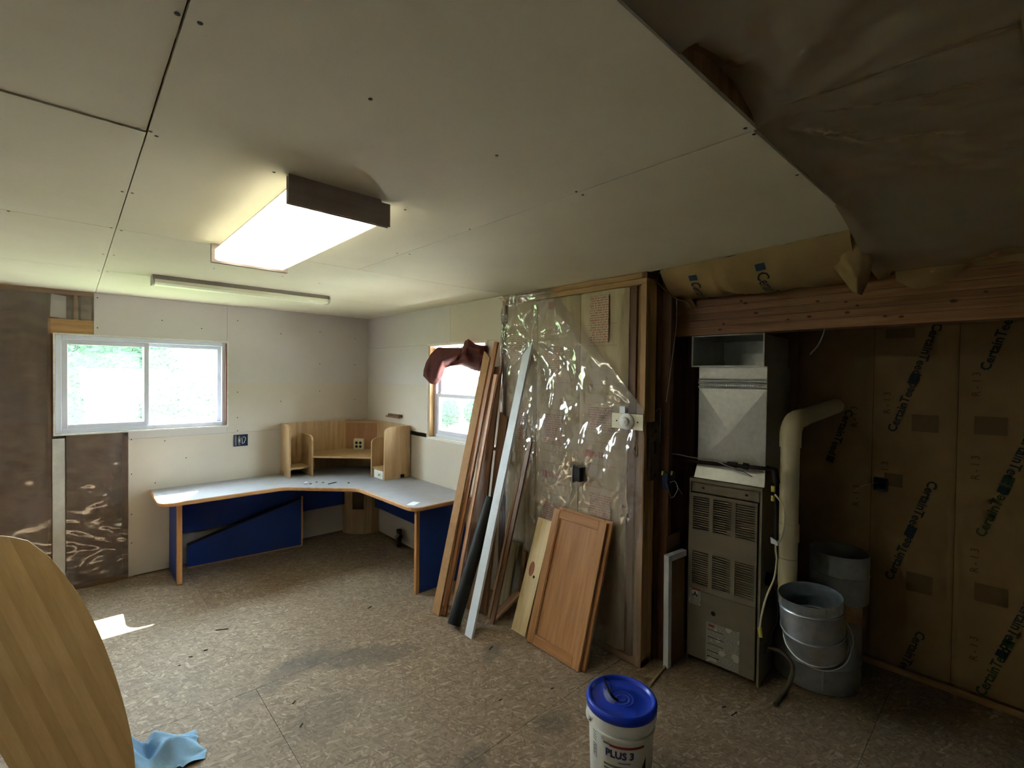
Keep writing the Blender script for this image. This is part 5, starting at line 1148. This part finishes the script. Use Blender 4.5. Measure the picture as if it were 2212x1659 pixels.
# =================================================================== OUTDOORS
gz = -.9
gr = struct(box('ground', (-60, YB+.3, gz-.2), (80, 90, gz), M['grass'])); struct(box('ground', (-60, -40, gz-.2), (-1.9, YB+.3, gz), M['grass'])); struct(box('ground', (-1.9, -40, gz-.2), (40, Y0-.3, gz), M['grass']))
dvw = struct(box('driveway', (3.95, -6, gz-.1), (26, 17, gz+.02), M['gravel']))
def foliage(c, rad, n, size, m, name, parent, sd=0):
    rnd = random.Random(sd); v = []; f = []
    for i in range(n):
        while True:
            p = Vector((rnd.uniform(-1, 1), rnd.uniform(-1, 1), rnd.uniform(-1, 1)))
            l = p.length
            if .25 < l <= 1: break
        p = p*(.72+.28*rnd.random()) if l < .6 else p
        k = 1+.35*mnoise.noise(p*2.3+Vector((sd, 0, 0)))
        q = Vector((c[0]+p.x*rad[0]*k, c[1]+p.y*rad[1]*k, c[2]+p.z*rad[2]*k))
        a = Vector((rnd.gauss(0, 1), rnd.gauss(0, 1), rnd.gauss(0, .6))).normalized(); bb = a.orthogonal().normalized(); s = size*rnd.uniform(.6, 1.3)
        j = len(v); v += [q-a*s, q+bb*s*.5, q+a*s, q-bb*s*.5]; f.append((j, j+1, j+2, j+3))
    return obj(name, v, f, m, parent)
def tree(name, label, c, rad, n, size, m, sd, group=None, cat='tree'):
    t = thing(name, label, cat, (c[0], c[1], gz), group)
    top = c[2]
    b = MB(); b.tube([(c[0], c[1], gz), (c[0]+.05, c[1], (gz+top)/2), (c[0], c[1], top)], [.16, .11, .05], 8)
    for k in range(4):
        a = k*1.7+sd; b.tube([(c[0], c[1], gz+(top-gz)*(.5+.1*k)), (c[0]+math.cos(a)*rad[0]*.6, c[1]+math.sin(a)*rad[1]*.6, top+rad[2]*.2*k/3)], [.06, .02], 6)
    b.build('trunk', M['bark'], t); foliage(c, rad, n, size, m, 'foliage', t, sd)
    return t
def at(px, D): q = udepth(px, 800, D); return q.x, q.y
x, y = at(170, 21); tree('leafy_tree', 'dense green tree behind the shed, seen through the sliding window', (x-.6, y, 1.5), (2.6, 2.0, 2.6), 8500, .15, M['leaf'], 1)
x, y = at(235, 27); tree('leafy_tree', 'tall green tree over the shed ridge, seen through the sliding window', (x+1.0, y+1.5, 2.4), (2.4, 2.0, 2.6), 7500, .15, M['leaf'], 2)
x, y = at(408, 14); tree('pale_bush', 'pale green bushy shrub filling the right pane of the sliding window', (x, y, .35), (1.35, 1.3, 1.35), 9000, .085, M['leaf2'], 3, cat='shrub')
x, y = at(462, 17); tree('green_bush', 'deeper green shrub behind the pale bush outside the sliding window', (x, y, .2), (1.5, 1.4, 1.35), 7000, .09, M['leaf'], 4, cat='shrub')
x, y = at(100, 15.5); tree('dark_bush', 'dark green bush beside the shed wall outside the sliding window', (x, y, .2), (.9, .9, 1.6), 5000, .10, M['leaf'], 5, cat='shrub')
for i, (px, D) in enumerate(((915, 24), (970, 24.5), (1027, 25), (1085, 25.5))):
    x, y = at(px, D); tree('hedge_bush', 'rounded green hedge bush across the driveway outside the small window', (x, y, -.15), (.60, .6, .75), 1900, .085, M['leaf'], 10+i, 'hedge bushes across the driveway', 'shrub')
x, y = at(1025, 30); tree('thin_tree', 'sparse pale tree rising above the hedge outside the small window', (x, y, 3.0), (1.6, 1.6, 1.2), 700, .10, M['leaf2'], 31)
# shed
S0 = udepth(183, 915, 16.9); sx, sy = S0.x, S0.y
t = thing('garden_shed', 'grey board-sided garden shed with shingled gambrel roof outside the window', 'shed', (sx+1.2, sy+1, gz))
SW = 2.5; SDp = 2.2; ez = 1.0
box('wall', (sx, sy, gz), (sx+SW, sy+SDp, ez), M['shed'], t)
for k in range(11): box('siding_board', (sx+.02+k*SW/11, sy-.012, gz), (sx+SW/11*(k+1)-.004, sy, ez-.09), M['shed'], t)
box('fascia', (sx-.10, sy-.14, ez-.07), (sx+SW+.10, sy-.10, ez+.03), M['shedt'], t); box('corner_trim', (sx-.01, sy-.02, gz), (sx+.07, sy, ez), M['shedt'], t)
def roofslab(y0, z0, y1, z1, m, nm='roof_slope'):
    v = [(x_, y, z) for x_ in (sx-.12, sx+SW+.12) for y, z in ((y0, z0), (y1, z1), (y1, z1+.03), (y0, z0+.03))]
    return obj(nm, v, [(0, 1, 2, 3), (7, 6, 5, 4), (0, 4, 5, 1), (1, 5, 6, 2), (2, 6, 7, 3), (3, 7, 4, 0)], m, t)
for k in range(4): roofslab(sy-.13+.09*k, ez+.02+.135*k, sy-.13+.09*(k+1)+.02, ez+.02+.135*(k+1), M['shingle'], 'roof_course')
for k in range(3): roofslab(sy+.23+.29*k, ez+.56+.10*k, sy+.23+.29*(k+1)+.02, ez+.56+.10*(k+1), M['shedt'], 'roof_course')
roofslab(sy+1.97, ez+.56, sy+1.10, ez+.86, M['shingle']); roofslab(sy+2.33, ez+.02, sy+1.97, ez+.56, M['shingle'])
tube('door_brace', [(sx+1.75, sy-.03, gz), (sx+1.95, sy-.03, ez-.2)], .02, M['shedt'], t); tube('door_brace', [(sx+2.35, sy-.03, ez-.5), (sx+1.95, sy-.03, ez-.2)], .02, M['shedt'], t)
